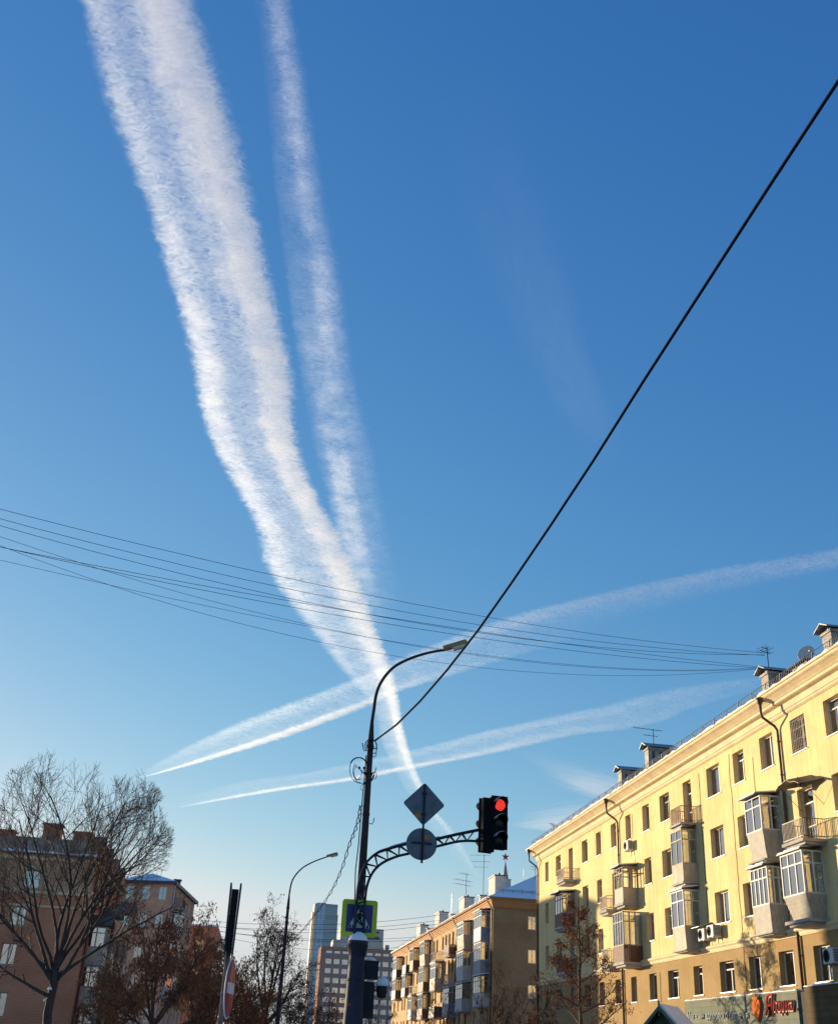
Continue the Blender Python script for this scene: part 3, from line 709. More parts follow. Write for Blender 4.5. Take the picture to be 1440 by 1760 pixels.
# ------------------------------------------------------------------ shop front on the yellow building
SH = thing('shop_sign', 'grey green shop signboard with white Russian lettering and a red strawberry emblem', 'shop sign', (22.5, 58.5, 0), R(-90))
def signboard_mat(name, col, col2):
    m, nt, out = nodes(name)
    b = nt.nodes.new('ShaderNodeBsdfPrincipled'); tc = nt.nodes.new('ShaderNodeTexCoord')
    sp = nt.nodes.new('ShaderNodeSeparateXYZ'); link(nt, tc.outputs['Object'], sp.inputs[0])
    cb = nt.nodes.new('ShaderNodeCombineXYZ'); link(nt, sp.outputs[0], cb.inputs[0]); link(nt, sp.outputs[2], cb.inputs[1])
    br = nt.nodes.new('ShaderNodeTexBrick'); link(nt, cb.outputs[0], br.inputs['Vector']); br.inputs['Scale'].default_value = 1
    br.inputs['Brick Width'].default_value = 2.1; br.inputs['Row Height'].default_value = .24; br.inputs['Mortar Size'].default_value = .008
    br.inputs['Color1'].default_value = (*col, 1); br.inputs['Color2'].default_value = (*[c*.86 for c in col], 1); br.inputs['Mortar'].default_value = (*[c*.5 for c in col], 1)
    n = noise_(nt, tc.outputs['Object'], 1.2, 6, .65)
    link(nt, mixc(nt, ramp(nt, n, [(.42, (0, 0, 0)), (.7, (.75,)*3)]), br.outputs['Color'], col2), b.inputs['Base Color']); b.inputs['Roughness'].default_value = .85; b.inputs['Specular IOR Level'].default_value = .1
    link(nt, b.outputs[0], out.inputs[0]); return m
b = MB(); b.box(0, 12.5, -.0, .42, 2.6, 4.66); b.build('board', signboard_mat('sign_tiles', (.21, .225, .165), (.14, .135, .095)), SH)
s = MB(); lumpy(s, 0, 12.5, -.03, .45, 4.663, 60, .02, .09, 8); s.build('snow', M['snow'], SH)
def lettering(txt, u0, u1, z, size, mat_, parent, shear=0, ext=.02, y=-.03, name='lettering', bold=0, slope=0):
    cu = bpy.data.curves.new(name, 'FONT'); cu.body = txt; cu.size = size; cu.extrude = ext; cu.shear = shear; cu.offset = bold; cu.resolution_u = 6
    o = bpy.data.objects.new(name, cu); COL.objects.link(o); o.data.materials.append(mat_)
    o.parent = parent; o.location = (u0, y, z); o.rotation_euler = (R(90), slope, 0)
    bpy.context.view_layer.update(); dg = bpy.context.evaluated_depsgraph_get()
    me = bpy.data.meshes.new_from_object(o.evaluated_get(dg))
    xs = [v.co.x for v in me.vertices]; k = (u1-u0)/(max(xs)-min(xs)); x0 = min(xs)
    for v in me.vertices: v.co.x = (v.co.x-x0)*k
    bpy.data.objects.remove(o); bpy.data.curves.remove(cu)
    o = bpy.data.objects.new(name, me); COL.objects.link(o); o.parent = parent; o.location = (u0, y, z); o.rotation_euler = (R(90), slope, 0)
    return o
M['letter_white'] = surf('pale_letter', (.42, .44, .40), .8, .2, 5, spec=.1)
M['letter_red'] = surf('red_letter', (.34, .028, .02), .9, .15, 5, spec=.05)
M['letter_edge'] = surf('cream_letter_edge', (.60, .42, .30), .9, .1, 5, spec=.05)
M['orange'] = surf('orange_red_emblem', (.66, .17, .05), .9, .2, 5, col2=(.5, .09, .03), spec=.05)
lettering('Магазин здорового питания', .4, 7.7, 3.82, .44, M['letter_white'], SH, slope=R(.9))
for m_, bold, y, nm in ((M['letter_edge'], .026, -.06, 'script_edge'), (M['letter_red'], -.006, -.10, 'script')):
    lettering('Я', 9.55-bold, 10.5+bold, 3.78-bold, 1.15, m_, SH, shear=.35, ext=.03, y=y, name=nm, bold=bold)
    lettering('годка', 10.45-bold, 12.25+bold, 3.92-bold, .72, m_, SH, shear=.35, ext=.03, y=y, name=nm, bold=bold)
lettering('.', 12.27, 12.37, 3.92, .9, M['letter_red'], SH, ext=.03, y=-.11, name='script')
# strawberry emblem: a leaf shaped body with a notched crown of leaves and seeds
e = MB(); cu_, cz = 8.72, 4.1
body = [(cu_-.36+.0, cz+.28), (cu_-.42, cz+.1), (cu_-.36, cz-.12), (cu_-.2, cz-.34), (cu_+.02, cz-.52), (cu_+.2, cz-.36), (cu_+.36, cz-.1), (cu_+.42, cz+.14), (cu_+.34, cz+.32), (cu_+.12, cz+.34), (cu_, cz+.26), (cu_-.16, cz+.36)]
e.prism_y(body, -.12, -.02); E_ = e.build('emblem', M['orange'], SH)
e = MB(); e.prism_y([(cu_-.34, cz+.36), (cu_-.2, cz+.5), (cu_-.06, cz+.42), (cu_+.04, cz+.58), (cu_+.14, cz+.42), (cu_+.32, cz+.48), (cu_+.26, cz+.36), (cu_, cz+.22)], -.15, -.121)
e.prism_y([(cu_-.02, cz+.2), (cu_+.02, cz+.2), (cu_+.05, cz-.15), (cu_+.02, cz-.48), (cu_, cz-.15)], -.135, -.121); e.prism_y([(cu_+.04, cz-.02), (cu_+.26, cz+.2), (cu_+.28, cz+.17), (cu_+.05, cz-.1)], -.135, -.121)
e.build('emblem_leaf', surf('emblem_leaf', (.62, .22, .05), .9, .2, 6, spec=.05), E_)

SH2 = thing('shop_sign', 'brown mottled signboard, partly out of frame at the right edge', 'shop sign', (22.5, 45.35, 0), R(-90))
b = MB(); b.box(0, 9, 0, .42, 2.6, 4.76); b.build('board', signboard_mat('brown_sign_tiles', (.15, .105, .05), (.06, .045, .03)), SH2)
s = MB(); lumpy(s, 0, 9, -.03, .45, 4.763, 40, .02, .1, 9); s.build('snow', M['snow'], SH2)
b = MB(); b.box(-.52, -.06, .1, .44, 2.6, 4.6); b.build('gap_shade', M['black'], SH2)  # shade of the gap between the signboards, put in as a black strip

# ------------------------------------------------------------------ brown brick five storey building beyond it
M['brick_brown'] = brick('brown_brick', (.48, .275, .08), (.39, .21, .06), (.44, .31, .15), dirt=.25)
M['brick_trim'] = brick('red_brown_brick', (.44, .20, .06), (.36, .16, .05), (.42, .27, .13), dirt=.2)
BB = thing('brick_building', 'brown brick apartment building with glazed balconies and snow covered hip roof', 'building', (24.3, 188.4, 0), R(-90))
BL, BD = 74.9, 12.5
UB = lambda Y: 188.4-Y
bz = [(13.25, 14.75), (10.3, 11.8), (7.35, 8.85), (4.4, 5.9), (1.5, 3.0)]
bc = [185.5, 181, 176.5, 174, 170, 166, 162.5, 158.5, 154, 149, 146.8, 142.5, 140.3, 138, 135.6, 133.4, 130.5, 127, 122, 118.5, 115.6]
ops = []
for z0, z1 in bz:
    for Y in bc: ops.append((UB(Y)-.55, UB(Y)+.55, z0, z1))
w_ = MB(); wall_mesh(w_, 0, BL, 0, 16.0, ops)
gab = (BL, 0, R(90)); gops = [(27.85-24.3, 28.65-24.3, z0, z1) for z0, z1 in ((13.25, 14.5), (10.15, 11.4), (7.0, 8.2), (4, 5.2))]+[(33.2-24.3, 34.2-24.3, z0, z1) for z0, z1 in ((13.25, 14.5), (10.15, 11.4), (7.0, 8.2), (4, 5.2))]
gw = MB(tf=frame_tf(gab)); wall_mesh(gw, 0, BD, 0, 16.0, gops); gw.build('gable_wall', brick('shaded_brown_brick', (.33, .20, .085), (.26, .155, .065), (.34, .25, .15), dirt=.4), BB)  # same brick as the front, the gable's shade put into a darker colour
w_.quad((0, BD, 0), (0, 0, 0), (0, 0, 16), (0, BD, 16)); w_.quad((BL, BD, 0), (0, BD, 0), (0, BD, 16), (BL, BD, 16))
w_.build('wall', M['brick_brown'], BB)
q = random.Random(4)
for k, o_ in enumerate(ops):
    if o_[2] > 4: put_window(BB, FRONT, *o_, q.choice(('two', 'third', 'transom')), q.choice(('white_pvc', 'old_wood', 'brown_wood')), .16, sill=False)
for o_ in gops[:3]+gops[4:7]: put_window(BB, gab, *o_, 'two', 'white_pvc', .05, (3, 0))
pf = [(-.02, 15.2), (-.06, 15.25), (-.06, 15.42), (-.12, 15.44), (-.12, 15.6), (-.18, 15.62), (-.18, 15.78), (-.26, 15.8), (-.26, 15.95), (-.5, 15.97), (-.5, 16.06), (0, 16.15)]
c = MB(); n = len(pf)
c.add([(v, v, z) for v, z in pf]+[(BL-v, v, z) for v, z in pf]+[(BL-v, BD-v, z) for v, z in pf], [(i, n+i, n+i+1, i+1) for i in range(n-1)]+[(n+i, 2*n+i, 2*n+i+1, n+i+1) for i in range(n-1)])
c.build('cornice', M['brick_trim'], BB)
dt = MB(tf=frame_tf(gab)); u = .1
while u < BD: dt.box(u, u+.12, -.13, -.003, 15.0, 15.2); u += .25
dt.build('dentil_course', M['brick_trim'], BB)
e = -.62; rf = MB()
rf.add([(e, e, 16.09), (BL-e, e, 16.09), (BL-e, BD-e, 16.09), (e, BD-e, 16.09), (5.5, BD/2, 19.5), (BL-5.5, BD/2, 19.5)], [(0, 1, 5, 4), (1, 2, 5), (2, 3, 4, 5), (3, 0, 4), (0, 3, 2, 1)])
RB = rf.build('roof', M['snow'], BB)
s = MB(); lumpy(s, e, BL-e, e-.02, e+.5, 16.09, 120, .05, .16, 5); s.build('snow_edge', M['snow'], RB)
sg = MB()
for k, zz in enumerate((.42, .62)): sg.tube([(BL+.62-.9-k*.02, .8, 16.55+zz*.6), (BL+.62-.9-k*.02, BD-.8, 16.55+zz*.6)], .02, 4)
for v in range(1, 12): sg.box(BL-.3, BL-.26, v, v+.03, 16.5, 17.0)
u = 0
for zz in (16.5, 16.75): sg.tube([(0, -.1, zz), (BL, -.1, zz)], .015, 4)
while u < BL: sg.box(u-.015, u+.015, -.11, -.09, 16.2, 16.78); u += 1.5
sg.build('snow_guard', M['metal_dark'], RB)
M['chimney_white'] = surf('white_chimney', (.62, .57, .50), .9, .25, 2, streak=.3)
for Y0, Y1, zt in ((118.4, 121.6, 18.9), (126.0, 126.9, 17.75), (135.6, 138.8, 18.7), (144.2, 145, 17.6), (153.2, 156.6, 18.8), (163.0, 163.8, 17.6), (169.6, 173.2, 18.7)):
    ch = MB(); a, b = UB(Y1), UB(Y0); big = Y1-Y0 > 2
    ch.box(a, b, 1.2, 2.4 if big else 1.9, 16.3, zt)
    CH = ch.build('chimney', M['chimney_white'], RB)
    cp = MB(); cp.box(a-.1, b+.1, 1.1, 2.5 if big else 2.0, zt, zt+.1)
    if big:
        for j in range(5): cp.box(a+.25+j*(b-a-.7)/4, a+.45+j*(b-a-.7)/4, 1.6, 1.8, zt+.1, zt+.32)
    cp.build('chimney_cap', M['metal_dark'], CH)
for Y in (113.8, 132.9, 150.2, 170):
    p = MB(); u = UB(Y); p.tube([(u, -.55, 16.0), (u, -.55, 15.75), (u, -.1, 15.1), (u, -.09, 14.8), (u, -.09, .5)], .07, 6); p.build('downpipe', M['pipe'], BB)
G_ = lambda Yn, Yf, *a, **k: balcony(BB, FRONT, UB(Yf), UB(Yn), *a, **k)
M['blue_grey'] = surf('blue_grey_panel', (.22, .26, .31), .6, .25, 3, streak=.2)
M['dark_green'] = surf('dark_green_panel', (.045, .06, .045), .6, .25, 3)
G_(115.0, 118.6, .9, 12.0, 12.15, 'glazed', 13.35, 15.0, panel='blue_grey', fm='white_pvc', nf=4, ns=2, roof=.2)
G_(115.0, 118.4, .9, 9.0, 9.15, 'glazed', 10.3, 12.0, panel='blue_grey', fm='white_pvc', nf=4, ns=2, roof=0)
G_(115.0, 118.4, .9, 6.0, 6.15, 'glazed', 7.3, 8.9, panel='dirty_white', fm='old_wood', nf=4, ns=2, roof=.15)
G_(124.3, 128.2, .9, 11.85, 12.0, 'glazed', 13.4, 14.75, panel='siding', fm='white_pvc', nf=4, ns=2, roof=.12, taper=.1)
G_(124.3, 128.2, .9, 8.75, 8.9, 'glazed', 10.3, 11.8, panel='dirty_white', fm='white_pvc', nf=4, ns=2, roof=0, taper=.1)
G_(124.3, 128.2, .9, 5.8, 5.95, 'glazed', 7.1, 8.6, panel='corr_grey', fm='old_wood', nf=4, ns=2, roof=.1)
G_(133.0, 136.3, .9, 11.85, 12.05, 'barred', 13.15, panel='brown_wood')
G_(132.6, 136.2, .9, 8.75, 8.95, 'open', 10.0, rail='old_wood', pitch=.2)
G_(132.4, 136.2, .9, 5.5, 5.7, 'glazed', 6.85, 8.55, panel='blue_grey', fm='dirty_white', nf=3, ns=2, roof=.15)
G_(142.0, 145.9, .9, 11.85, 12.0, 'open', 13.0, rail='old_wood', pitch=.2)
G_(142.0, 145.9, .9, 8.6, 8.75, 'glazed', 9.95, 11.75, panel='siding', fm='white_pvc', nf=4, ns=2, roof=.15)
G_(142.0, 145.9, .9, 5.6, 5.75, 'panel', 6.9, panel='dark_green')
G_(151.3, 155.4, .9, 11.85, 12.0, 'glazed', 13.3, 14.9, panel='siding', fm='siding', nf=4, ns=2, roof=.12, taper=.15)
G_(151.3, 155.4, .9, 8.8, 8.95, 'glazed', 10.0, 11.85, panel='brown_wood', fm='siding', nf=4, ns=2, roof=0)
G_(151.3, 155.4, .9, 5.6, 5.75, 'glazed', 6.85, 8.6, panel='brown_wood', fm='old_wood', nf=4, ns=2, roof=.15)
G_(161.0, 164.1, .9, 11.85, 12.0, 'glazed', 13.2, 14.75, panel='brown_wood', fm='brown_wood', nf=4, ns=2, roof=.1)
G_(161.0, 164.1, .9, 8.8, 8.95, 'open', 10.0, rail='dark_frame', pitch=.2)
G_(161.0, 164.1, .9, 5.7, 5.85, 'glazed', 7.0, 8.7, panel='dirty_white', fm='dirty_white', nf=3, ns=2, roof=.15)
G_(168.0, 171.5, .9, 11.85, 12.0, 'panel', 13.1, panel='metal_dark')
G_(168.0, 171.5, .9, 8.8, 8.95, 'glazed', 10.0, 11.7, panel='dark_frame', fm='old_wood', nf=3, ns=2, roof=.15)
G_(178.2, 182.4, .9, 11.8, 11.95, 'glazed', 13.0, 14.7, panel='metal_dark', fm='dirty_white', nf=3, ns=2, roof=.15)
G_(178.2, 182.4, .9, 8.8, 8.95, 'glazed', 10.1, 11.7, panel='dark_frame', fm='old_wood', nf=3, ns=2, roof=.1)
aerial((26.2, 127.8, 17.9), 4.6, 'tallest aerial with three crossbars on the brown brick building', [(4.5, 2.2, 4, .8), (3.8, 2.0, 5, .8), (3.2, 1.6, 3, .7)], R(-20))
aerial((26.2, 138.2, 18.8), 3.0, 'aerial with slanting crossbars on a white chimney right of the road sign', [(2.9, 1.6, 4, 1.2), (2.1, 2.8, 6, 1.2), (1.6, 2.6, 5, 1.2)], R(35))
aerial((26.2, 148.0, 17.5), 3.2, 'pale thin aerial mast left of the slanting one', [(3.1, .6, 3, .6)], 0, m='galv')
aerial((29.6, 117.5, 18.4), 1.6, 'small bushy aerial above the snowy hip roof by the yellow building', [(1.5, .7, 4, .7), (1.25, .5, 3, .5)], R(15))
aerial((28.6, 118.5, 18.2), 1.7, 'bare stub mast on the snowy hip roof', [(1.65, .12, 2, .08)], 0, m='galv')

# ------------------------------------------------------------------ red star spire behind
SP = thing('tower_spire', 'slim spire with a red star rising behind the snowy roof', 'spire', (53.9, 240, 0))
p = MB(); p.box(-3, 3, -3, 3, 0, 30); p.box(-2.2, 2.2, -2.2, 2.2, 30, 33); p.build('tower', M['chimney_white'], SP)
p = MB(); p.box(-1.0, 1.0, -1, 1, 33, 35.8); p.box(-1.12, 1.12, -1.12, 1.12, 35.8, 36.0); p.build('pedestal', M['chimney_white'], SP)
p = MB(); p.lathe([(.75, 36.0), (.62, 36.6), (.5, 37.2), (.16, 39.2), (.08, 39.6), (.05, 40.2)], (0, 0, 0), 8); p.build('spire', surf('grey_spire', (.34, .33, .30), .6, .2, 2), SP)
p = MB(); c_ = (0, 40.65); pts = []
for k in range(10):
    a_ = pi/2+k*pi/5; r_ = .92 if k % 2 == 0 else .36; pts.append((c_[0]+r_*cos(a_), 0, c_[1]+r_*sin(a_)))
p.add(pts+[(0, -.22, c_[1]), (0, .22, c_[1])], [(k, (k+1) % 10, 10) for k in range(10)]+[((k+1) % 10, k, 11) for k in range(10)])
p.build('star', surf('red_star', (.55, .02, .03), .35, .15, 3), SP)

# ------------------------------------------------------------------ far end of the street
M['brick_far'] = brick('far_brick', (.40, .235, .18), (.34, .19, .15), (.38, .28, .22), w=.5, h=.15, dirt=.2)
OB = thing('office_block', 'wide brick office block with a grid of pale windows at the end of the street', 'building', (29.6, 440, 0), 0)
ops = [(1.6+3.05*c_, 3.75+3.05*c_, 33.6-3.25*r_ - (0 if r_ else -.55), 35.4-3.25*r_-.0 - (.45 if not r_ else 0)) for r_ in range(9) for c_ in range(11)]
ops = [(a, b, min(z0, z1-.9), z1) for a, b, z0, z1 in ops]
w_ = MB(); wall_mesh(w_, 0, 36, 0, 36.4, ops, .3); w_.quad((0, 16, 0), (0, 0, 0), (0, 0, 36.4), (0, 16, 36.4)); w_.quad((36, 0, 0), (36, 16, 0), (36, 16, 36.4), (36, 0, 36.4)); w_.quad((36, 16, 0), (0, 16, 0), (0, 16, 36.4), (36, 16, 36.4)); w_.quad((0, 0, 36.4), (36, 0, 36.4), (36, 16, 36.4), (0, 16, 36.4))
w_.build('wall', M['brick_far'], OB)
w_ = MB()
for r_ in range(10): w_.box(0, 36, -.12, -.004, 35.75-3.25*r_, 36.25-3.25*r_) if r_ == 0 else None
for v in range(0, 8): w_.box(-.35, -.01, .3+v*2, 1.1+v*2, 0, 36.4)
w_.build('pilaster', surf('sunlit_orange_pilaster', (.50, .24, .11), .85, .2, .5), OB)  # low sun on the left face put into the orange of the pilasters
for b_ in ((24, 25.5, 4, 6, 36.4, 38.4), (9, 10, 5, 6, 36.4, 37.4)): p = MB(); p.box(*b_); p.build('roof_vent', M['concrete'], OB)
for o_ in ops: put_window(OB, FRONT, *o_, 'three', 'white_pvc', .15, (0, 1), sill=False)

def banded(name, c1, c2, fh, bw, rough=.3, metallic=0):
    m, nt, out = nodes(name)
    b = nt.nodes.new('ShaderNodeBsdfPrincipled'); tc = nt.nodes.new('ShaderNodeTexCoord')
    sp = nt.nodes.new('ShaderNodeSeparateXYZ'); link(nt, tc.outputs['Object'], sp.inputs[0])
    cb = nt.nodes.new('ShaderNodeCombineXYZ'); link(nt, math_(nt, 'ADD', sp.outputs[0], sp.outputs[1]), cb.inputs[0]); link(nt, sp.outputs[2], cb.inputs[1])
    br = nt.nodes.new('ShaderNodeTexBrick'); br.offset = 0; link(nt, cb.outputs[0], br.inputs['Vector']); br.inputs['Scale'].default_value = 1
    br.inputs['Brick Width'].default_value = bw; br.inputs['Row Height'].default_value = fh; br.inputs['Mortar Size'].default_value = .18
    br.inputs['Color1'].default_value = (*c1, 1); br.inputs['Color2'].default_value = (*[x*.8 for x in c1], 1); br.inputs['Mortar'].default_value = (*c2, 1)
    link(nt, br.outputs['Color'], b.inputs['Base Color']); b.inputs['Roughness'].default_value = rough; b.inputs['Metallic'].default_value = metallic
    link(nt, b.outputs[0], out.inputs[0]); return m
GT = thing('glass_tower', 'pale blue glass tower standing behind the office block', 'tower', (41.9, 700, 0), 0)
p = MB(); p.prism([(0, 0), (5.2, -1.2), (5.2, 14), (0, 14)], 0, 81); p.build('glass_front', banded('blue_glass', (.30, .43, .50), (.44, .52, .55), 3.4, 1.5, .15), GT)
p = MB(); p.prism([(5.23, -1.2), (12.6, .4), (12.6, 14), (5.23, 14)], 0, 80.6); p.prism([(12.63, 1), (13.2, 1), (13.2, 12), (12.63, 12)], 0, 75); p.build('side_wall', banded('grey_green_cladding', (.27, .33, .32), (.30, .36, .35), 3.4, 30, .4), GT)
p = MB(); p.box(-1.4, -.03, -.4, 12, 0, 80.5); p.box(-2.2, -1.43, 2, 12, 0, 76); p.build('sunlit_edge', surf('sunlit_tan', (.62, .50, .34), .7, .15, .2), GT)  # sunlight on the tower's left edge, put into a tan colour
MR = thing('slab_tower', 'beige banded high rise showing above the office block roof behind the crossing sign', 'tower', (42.6, 560, 0), 0)
p = MB(); p.box(0, 24, 0, 14, 0, 49); p.box(3.2, 24, 1, 13, 49, 55); p.box(3.2, 7, -.02, 1, 49, 60)
for k in range(6): p.box(-.25, 24.2, -.4, -.02, 45.5+k*.0-3.2*k, 46.6-3.2*k)
p.build('wall', surf('beige_panels', (.50, .44, .37), .8, .15, .3), MR)
p = MB()
for k in range(5): p.box(1.5, 23, -.1, -.03, 42.9-3.2*k, 44.6-3.2*k)
p.box(4, 22, -.05+1, 1.0-.02, 50.2, 51.6); p.box(4, 22, .95, .98, 53, 53.8); p.build('window_band', M['room'], MR)

# ------------------------------------------------------------------ left side of the street
M['brick_red'] = brick('red_brick', (.68, .205, .08), (.57, .165, .065), (.55, .32, .2), dirt=.4)
RBL = thing('brick_house', 'dark red brick house with an arched window and white bands behind the bare tree', 'building', (-30.6, 66.7, 0), 0)
RL, RD, RH = 22.0, 16.5, 10.75
xw = lambda X: X+30.6
ops = []
for k in range(6):
    c_ = xw(-11.95)-2.9*k
    ops += [(c_-.45, c_+.45, 8.92, 9.9), (c_-.85+.1, c_+.05, 6.95, 7.95), (c_-.9, c_-.1, 4.95, 6.05), (c_-.9, c_-.1, 2.4, 3.6)]
w_ = MB(); wall_mesh(w_, 0, RL, 0, 8.7, ops, .2)
side = (RL, 0, R(90)); sops = [(u, u+.7, z, z+1.0) for u in (2.9, 8.2, 13.2) for z in (2.5, 4.9, 7.0, 8.9)]
w_.tf = frame_tf(side); wall_mesh(w_, 0, RD, 0, RH, sops, .2); w_.tf = None
w_.quad((0, RD, 0), (0, 0, 0), (0, 0, RH), (0, RD, RH)); w_.quad((RL, RD, 0), (0, RD, 0), (0, RD, RH), (RL, RD, RH))
w_.build('wall', M['brick_red'], RBL)
w_ = MB(); wall_mesh(w_, 0, RL, 8.7, RH, ops, .2); w_.build('upper_wall', brick('light_brown_brick', (.66, .35, .175), (.56, .29, .145), (.57, .40, .27), dirt=.35), RBL)
w_ = MB(tf=None)
for za, zb, o_ in ((8.68, 8.80, .06), (7.98, 8.06, .05), (10.45, 10.62, .12)): w_.box(-.05, RL+o_, -o_, -.003, za, zb); w_.box(RL+.003, RL+o_, -.003, RD, za, zb)
for k in range(6):
    c_ = xw(-11.95)-2.9*k
    w_.tube([(c_-.35+.5*cos(a), -.01, 7.5+.5*sin(a)*1.05) for a in [pi*j/10 for j in range(11)]], .05, 6)
w_.build('band', M['cream'], RBL)
for o_ in ops[:12]: put_window(RBL, FRONT, *o_, 'two', 'old_wood', .14)
for o_ in sops: put_window(RBL, side, *o_, 'two', 'white_pvc', .14)
rf = MB(); rf.add([(-.3, -.35, RH+.02), (RL+.35, -.35, RH+.02), (RL+.35, RD, RH+.02), (-.3, RD, RH+.02), (.5, .9, RH+1.05), (RL-.9, .9, RH+1.05), (RL-.9, RD-1, RH+1.6), (.5, RD-1, RH+1.6)], [(0, 1, 5, 4), (1, 2, 6, 5), (2, 3, 7, 6), (3, 0, 4, 7), (4, 5, 6, 7), (0, 3, 2, 1)])
RR = rf.build('roof', surf('rusty_roof', (.52, .28, .18), .7, .3, 1.2, streak=.3), RBL)
s = MB(); lumpy(s, -.3, RL+.3, -.4, .0, RH+.04, 60, .06, .16, 12); s.build('snow_edge', M['snow'], RR)
for X, Y, h, w in ((-11.85, 69.5, 1.35, .5), (-10.0, 69.2, .95, .5), (-15, 72, 1.2, .5)):
    p = MB(); p.box(xw(X)-w, xw(X)+w, Y-66.7, Y-66.7+.9, RH+.5, RH+.75+h); p.box(xw(X)-w-.1, xw(X)+w+.1, Y-66.8, Y-65.7, RH+.75+h, RH+.85+h); p.build('chimney', M['brick_red'], RR)
for k, (ya, zt) in enumerate(((.9, 7.3), (5.2, 8.2), (9.6, 8.9), (13.6, 9.4))):
    for j in range(3):
        z = 1.2+j*2.05
        if z+2 > zt: continue
        balcony(RBL, side, ya+.2, ya+2.0, 1.0, z-.1, z, 'glazed', z+.85, z+1.95, panel='siding' if j % 2 else 'corr', fm='old_wood', nf=3, ns=2, roof=0, slabm='concrete')
    p = MB(tf=frame_tf(side)); p.prism_y([(ya, zt-.0), (ya+1.1, zt+.55), (ya+2.2, zt), (ya+2.2, zt+.08), (ya+1.1, zt+.65), (ya, zt+.08)], -1.25, 0); p.build('bay_roof', M['pipe'], RBL)
    p = MB(tf=frame_tf(side)); p.prism_y([(ya-.4, RH), (ya+1.1, RH+1.5), (ya+2.6, RH)], -.12, 1.5); p.build('gable', M['brick_red'], RBL)
p = MB(tf=frame_tf(side))
for u in (.4, 4.6, 7.6, 12.4): p.tube([(u, -.12, .3), (u, -.12, RH)], .08, 6)
p.build('downpipe', M['pipe'], RBL)

M['brick_tan'] = brick('tan_brick', (.54, .34, .21), (.46, .28, .17), (.5, .36, .26), dirt=.35)
TB = thing('brick_building', 'tan grey corner building with a snowy hip roof left of the street', 'building', (0, 0, 0), 0)
fp = [(-12.6, 118.6), (-7.3, 117.0), (-5.75, 133.0), (-12.5, 134.5)]; TH = 15.95
def poly_building(root, fp, H, opsets, mwall, fm='white_pvc', nm='wall'):
    w = MB(); frs = []
    for i, (a, b) in enumerate(zip(fp, fp[1:]+fp[:1])):
        L = math.hypot(b[0]-a[0], b[1]-a[1]); fr = (a[0], a[1], math.atan2(b[1]-a[1], b[0]-a[0])); frs.append((fr, L))
        w.tf = frame_tf(fr); wall_mesh(w, 0, L, 0, H, opsets.get(i, []), .2)
    w.tf = None; w.build(nm, mwall, root)
    for i, os_ in opsets.items():
        for o_ in os_: put_window(root, frs[i][0], *o_, 'two', fm, .14, sill=False)
    return frs
o1 = [(u, u+.85, z, z+1.25) for u in (.6, 2.3, 4.0) for z in (3.2, 6, 8.8, 11.6, 14.2)]; o2 = [(u, u+1, z, z+1.3) for u in (1.2, 4.2, 7.4, 10.6, 13.4) for z in (3.2, 6, 8.8, 11.6, 14.2)]
frs = poly_building(TB, fp, TH, {0: o1, 1: o2}, M['brick_tan'])
rf = MB(); ex = [(-12.95, 118.3), (-7.05, 116.55), (-5.35, 133.2), (-12.8, 135)]
rf.add([(x, y, TH+.01) for x, y in ex]+[(-10.0, 122.5, TH+1.35), (-9.2, 129.5, TH+1.35)], [(0, 1, 4), (1, 2, 5, 4), (2, 3, 5), (3, 0, 4, 5), (0, 3, 2, 1)])
rb = rf.build('roof', M['snow'], TB)
p = MB()
for a, b in zip(ex, ex[1:]+ex[:1]):
    d = Vector((b[0]-a[0], b[1]-a[1], 0)); n_ = Vector((d.y, -d.x, 0)).normalized()*.1
    p.hexa([(a[0], a[1], TH-.3), (b[0], b[1], TH-.3), (b[0]-n_.x, b[1]-n_.y, TH-.3), (a[0]-n_.x, a[1]-n_.y, TH-.3), (a[0], a[1], TH), (b[0], b[1], TH), (b[0]-n_.x, b[1]-n_.y, TH), (a[0]-n_.x, a[1]-n_.y, TH)])
p.build('eaves', M['metal_dark'], TB)
p = MB(); p.box(-7.5, -6.9, 120, 121, TH, TH+.55); p.box(-7.6, -6.8, 119.9, 121.1, TH+.55, TH+.62); p.build('dormer', M['metal_dark'], rb)
p = MB(tf=frame_tf(frs[1][0]))
p.tube([(.25, -.1, .3), (.25, -.1, TH-.3)], .07, 6); p.build('downpipe', M['dirty_white'], TB)
for j, z in enumerate((5.4, 8.2, 11.0, 13.6)): balcony(TB, frs[1][0], 1.0, 3.4, .9, z-.12, z, 'glazed' if j != 3 else 'open', z+.95, z+2.1 if j != 3 else None, panel=('dirty_white', 'brown_wood', 'corr_grey', 'siding')[j], fm='white_pvc', nf=3, ns=2, roof=.1)
aerial((-10.3, 122.6, 17.1), 2.2, 'tall thin mast on the snowy corner building roof', [(2.0, .5, 3, .5)], 0)
aerial((-9.2, 123.8, 17.1), .9, 'short aerial beside the tall mast on the left corner building', [(.85, .7, 4, .5)], R(40))

LB = thing('brick_building', 'lower red brick building with corner balconies behind the brown seeded tree', 'building', (0, 0, 0), 0)
fp3 = [(-15.5, 151), (-3.4, 150), (-3.0, 172), (-15.5, 173)]
o3 = [(u, u+1.0, z, z+1.3) for u in (1.5, 4.2, 6.9, 9.8) for z in (3, 6, 9, 12)]
frs = poly_building(LB, fp3, 14.9, {0: o3}, M['brick_red'])
p = MB(); p.prism([(-15.7, 150.75), (-3.2, 149.7), (-2.8, 172.2), (-15.7, 173.2)], 14.92, 15.1); p.build('roof', M['snow'], LB)
for j, z in enumerate((3.0, 6.0, 8.2, 11.1)): balcony(LB, frs[1][0], .6, 3.6, 1.0, z-.15, z, 'glazed', z+.9, z+2.0, panel=('dark_frame', 'metal_dark', 'blue_grey', 'brown_wood')[j], fm='white_pvc', nf=3, ns=3, roof=.1)
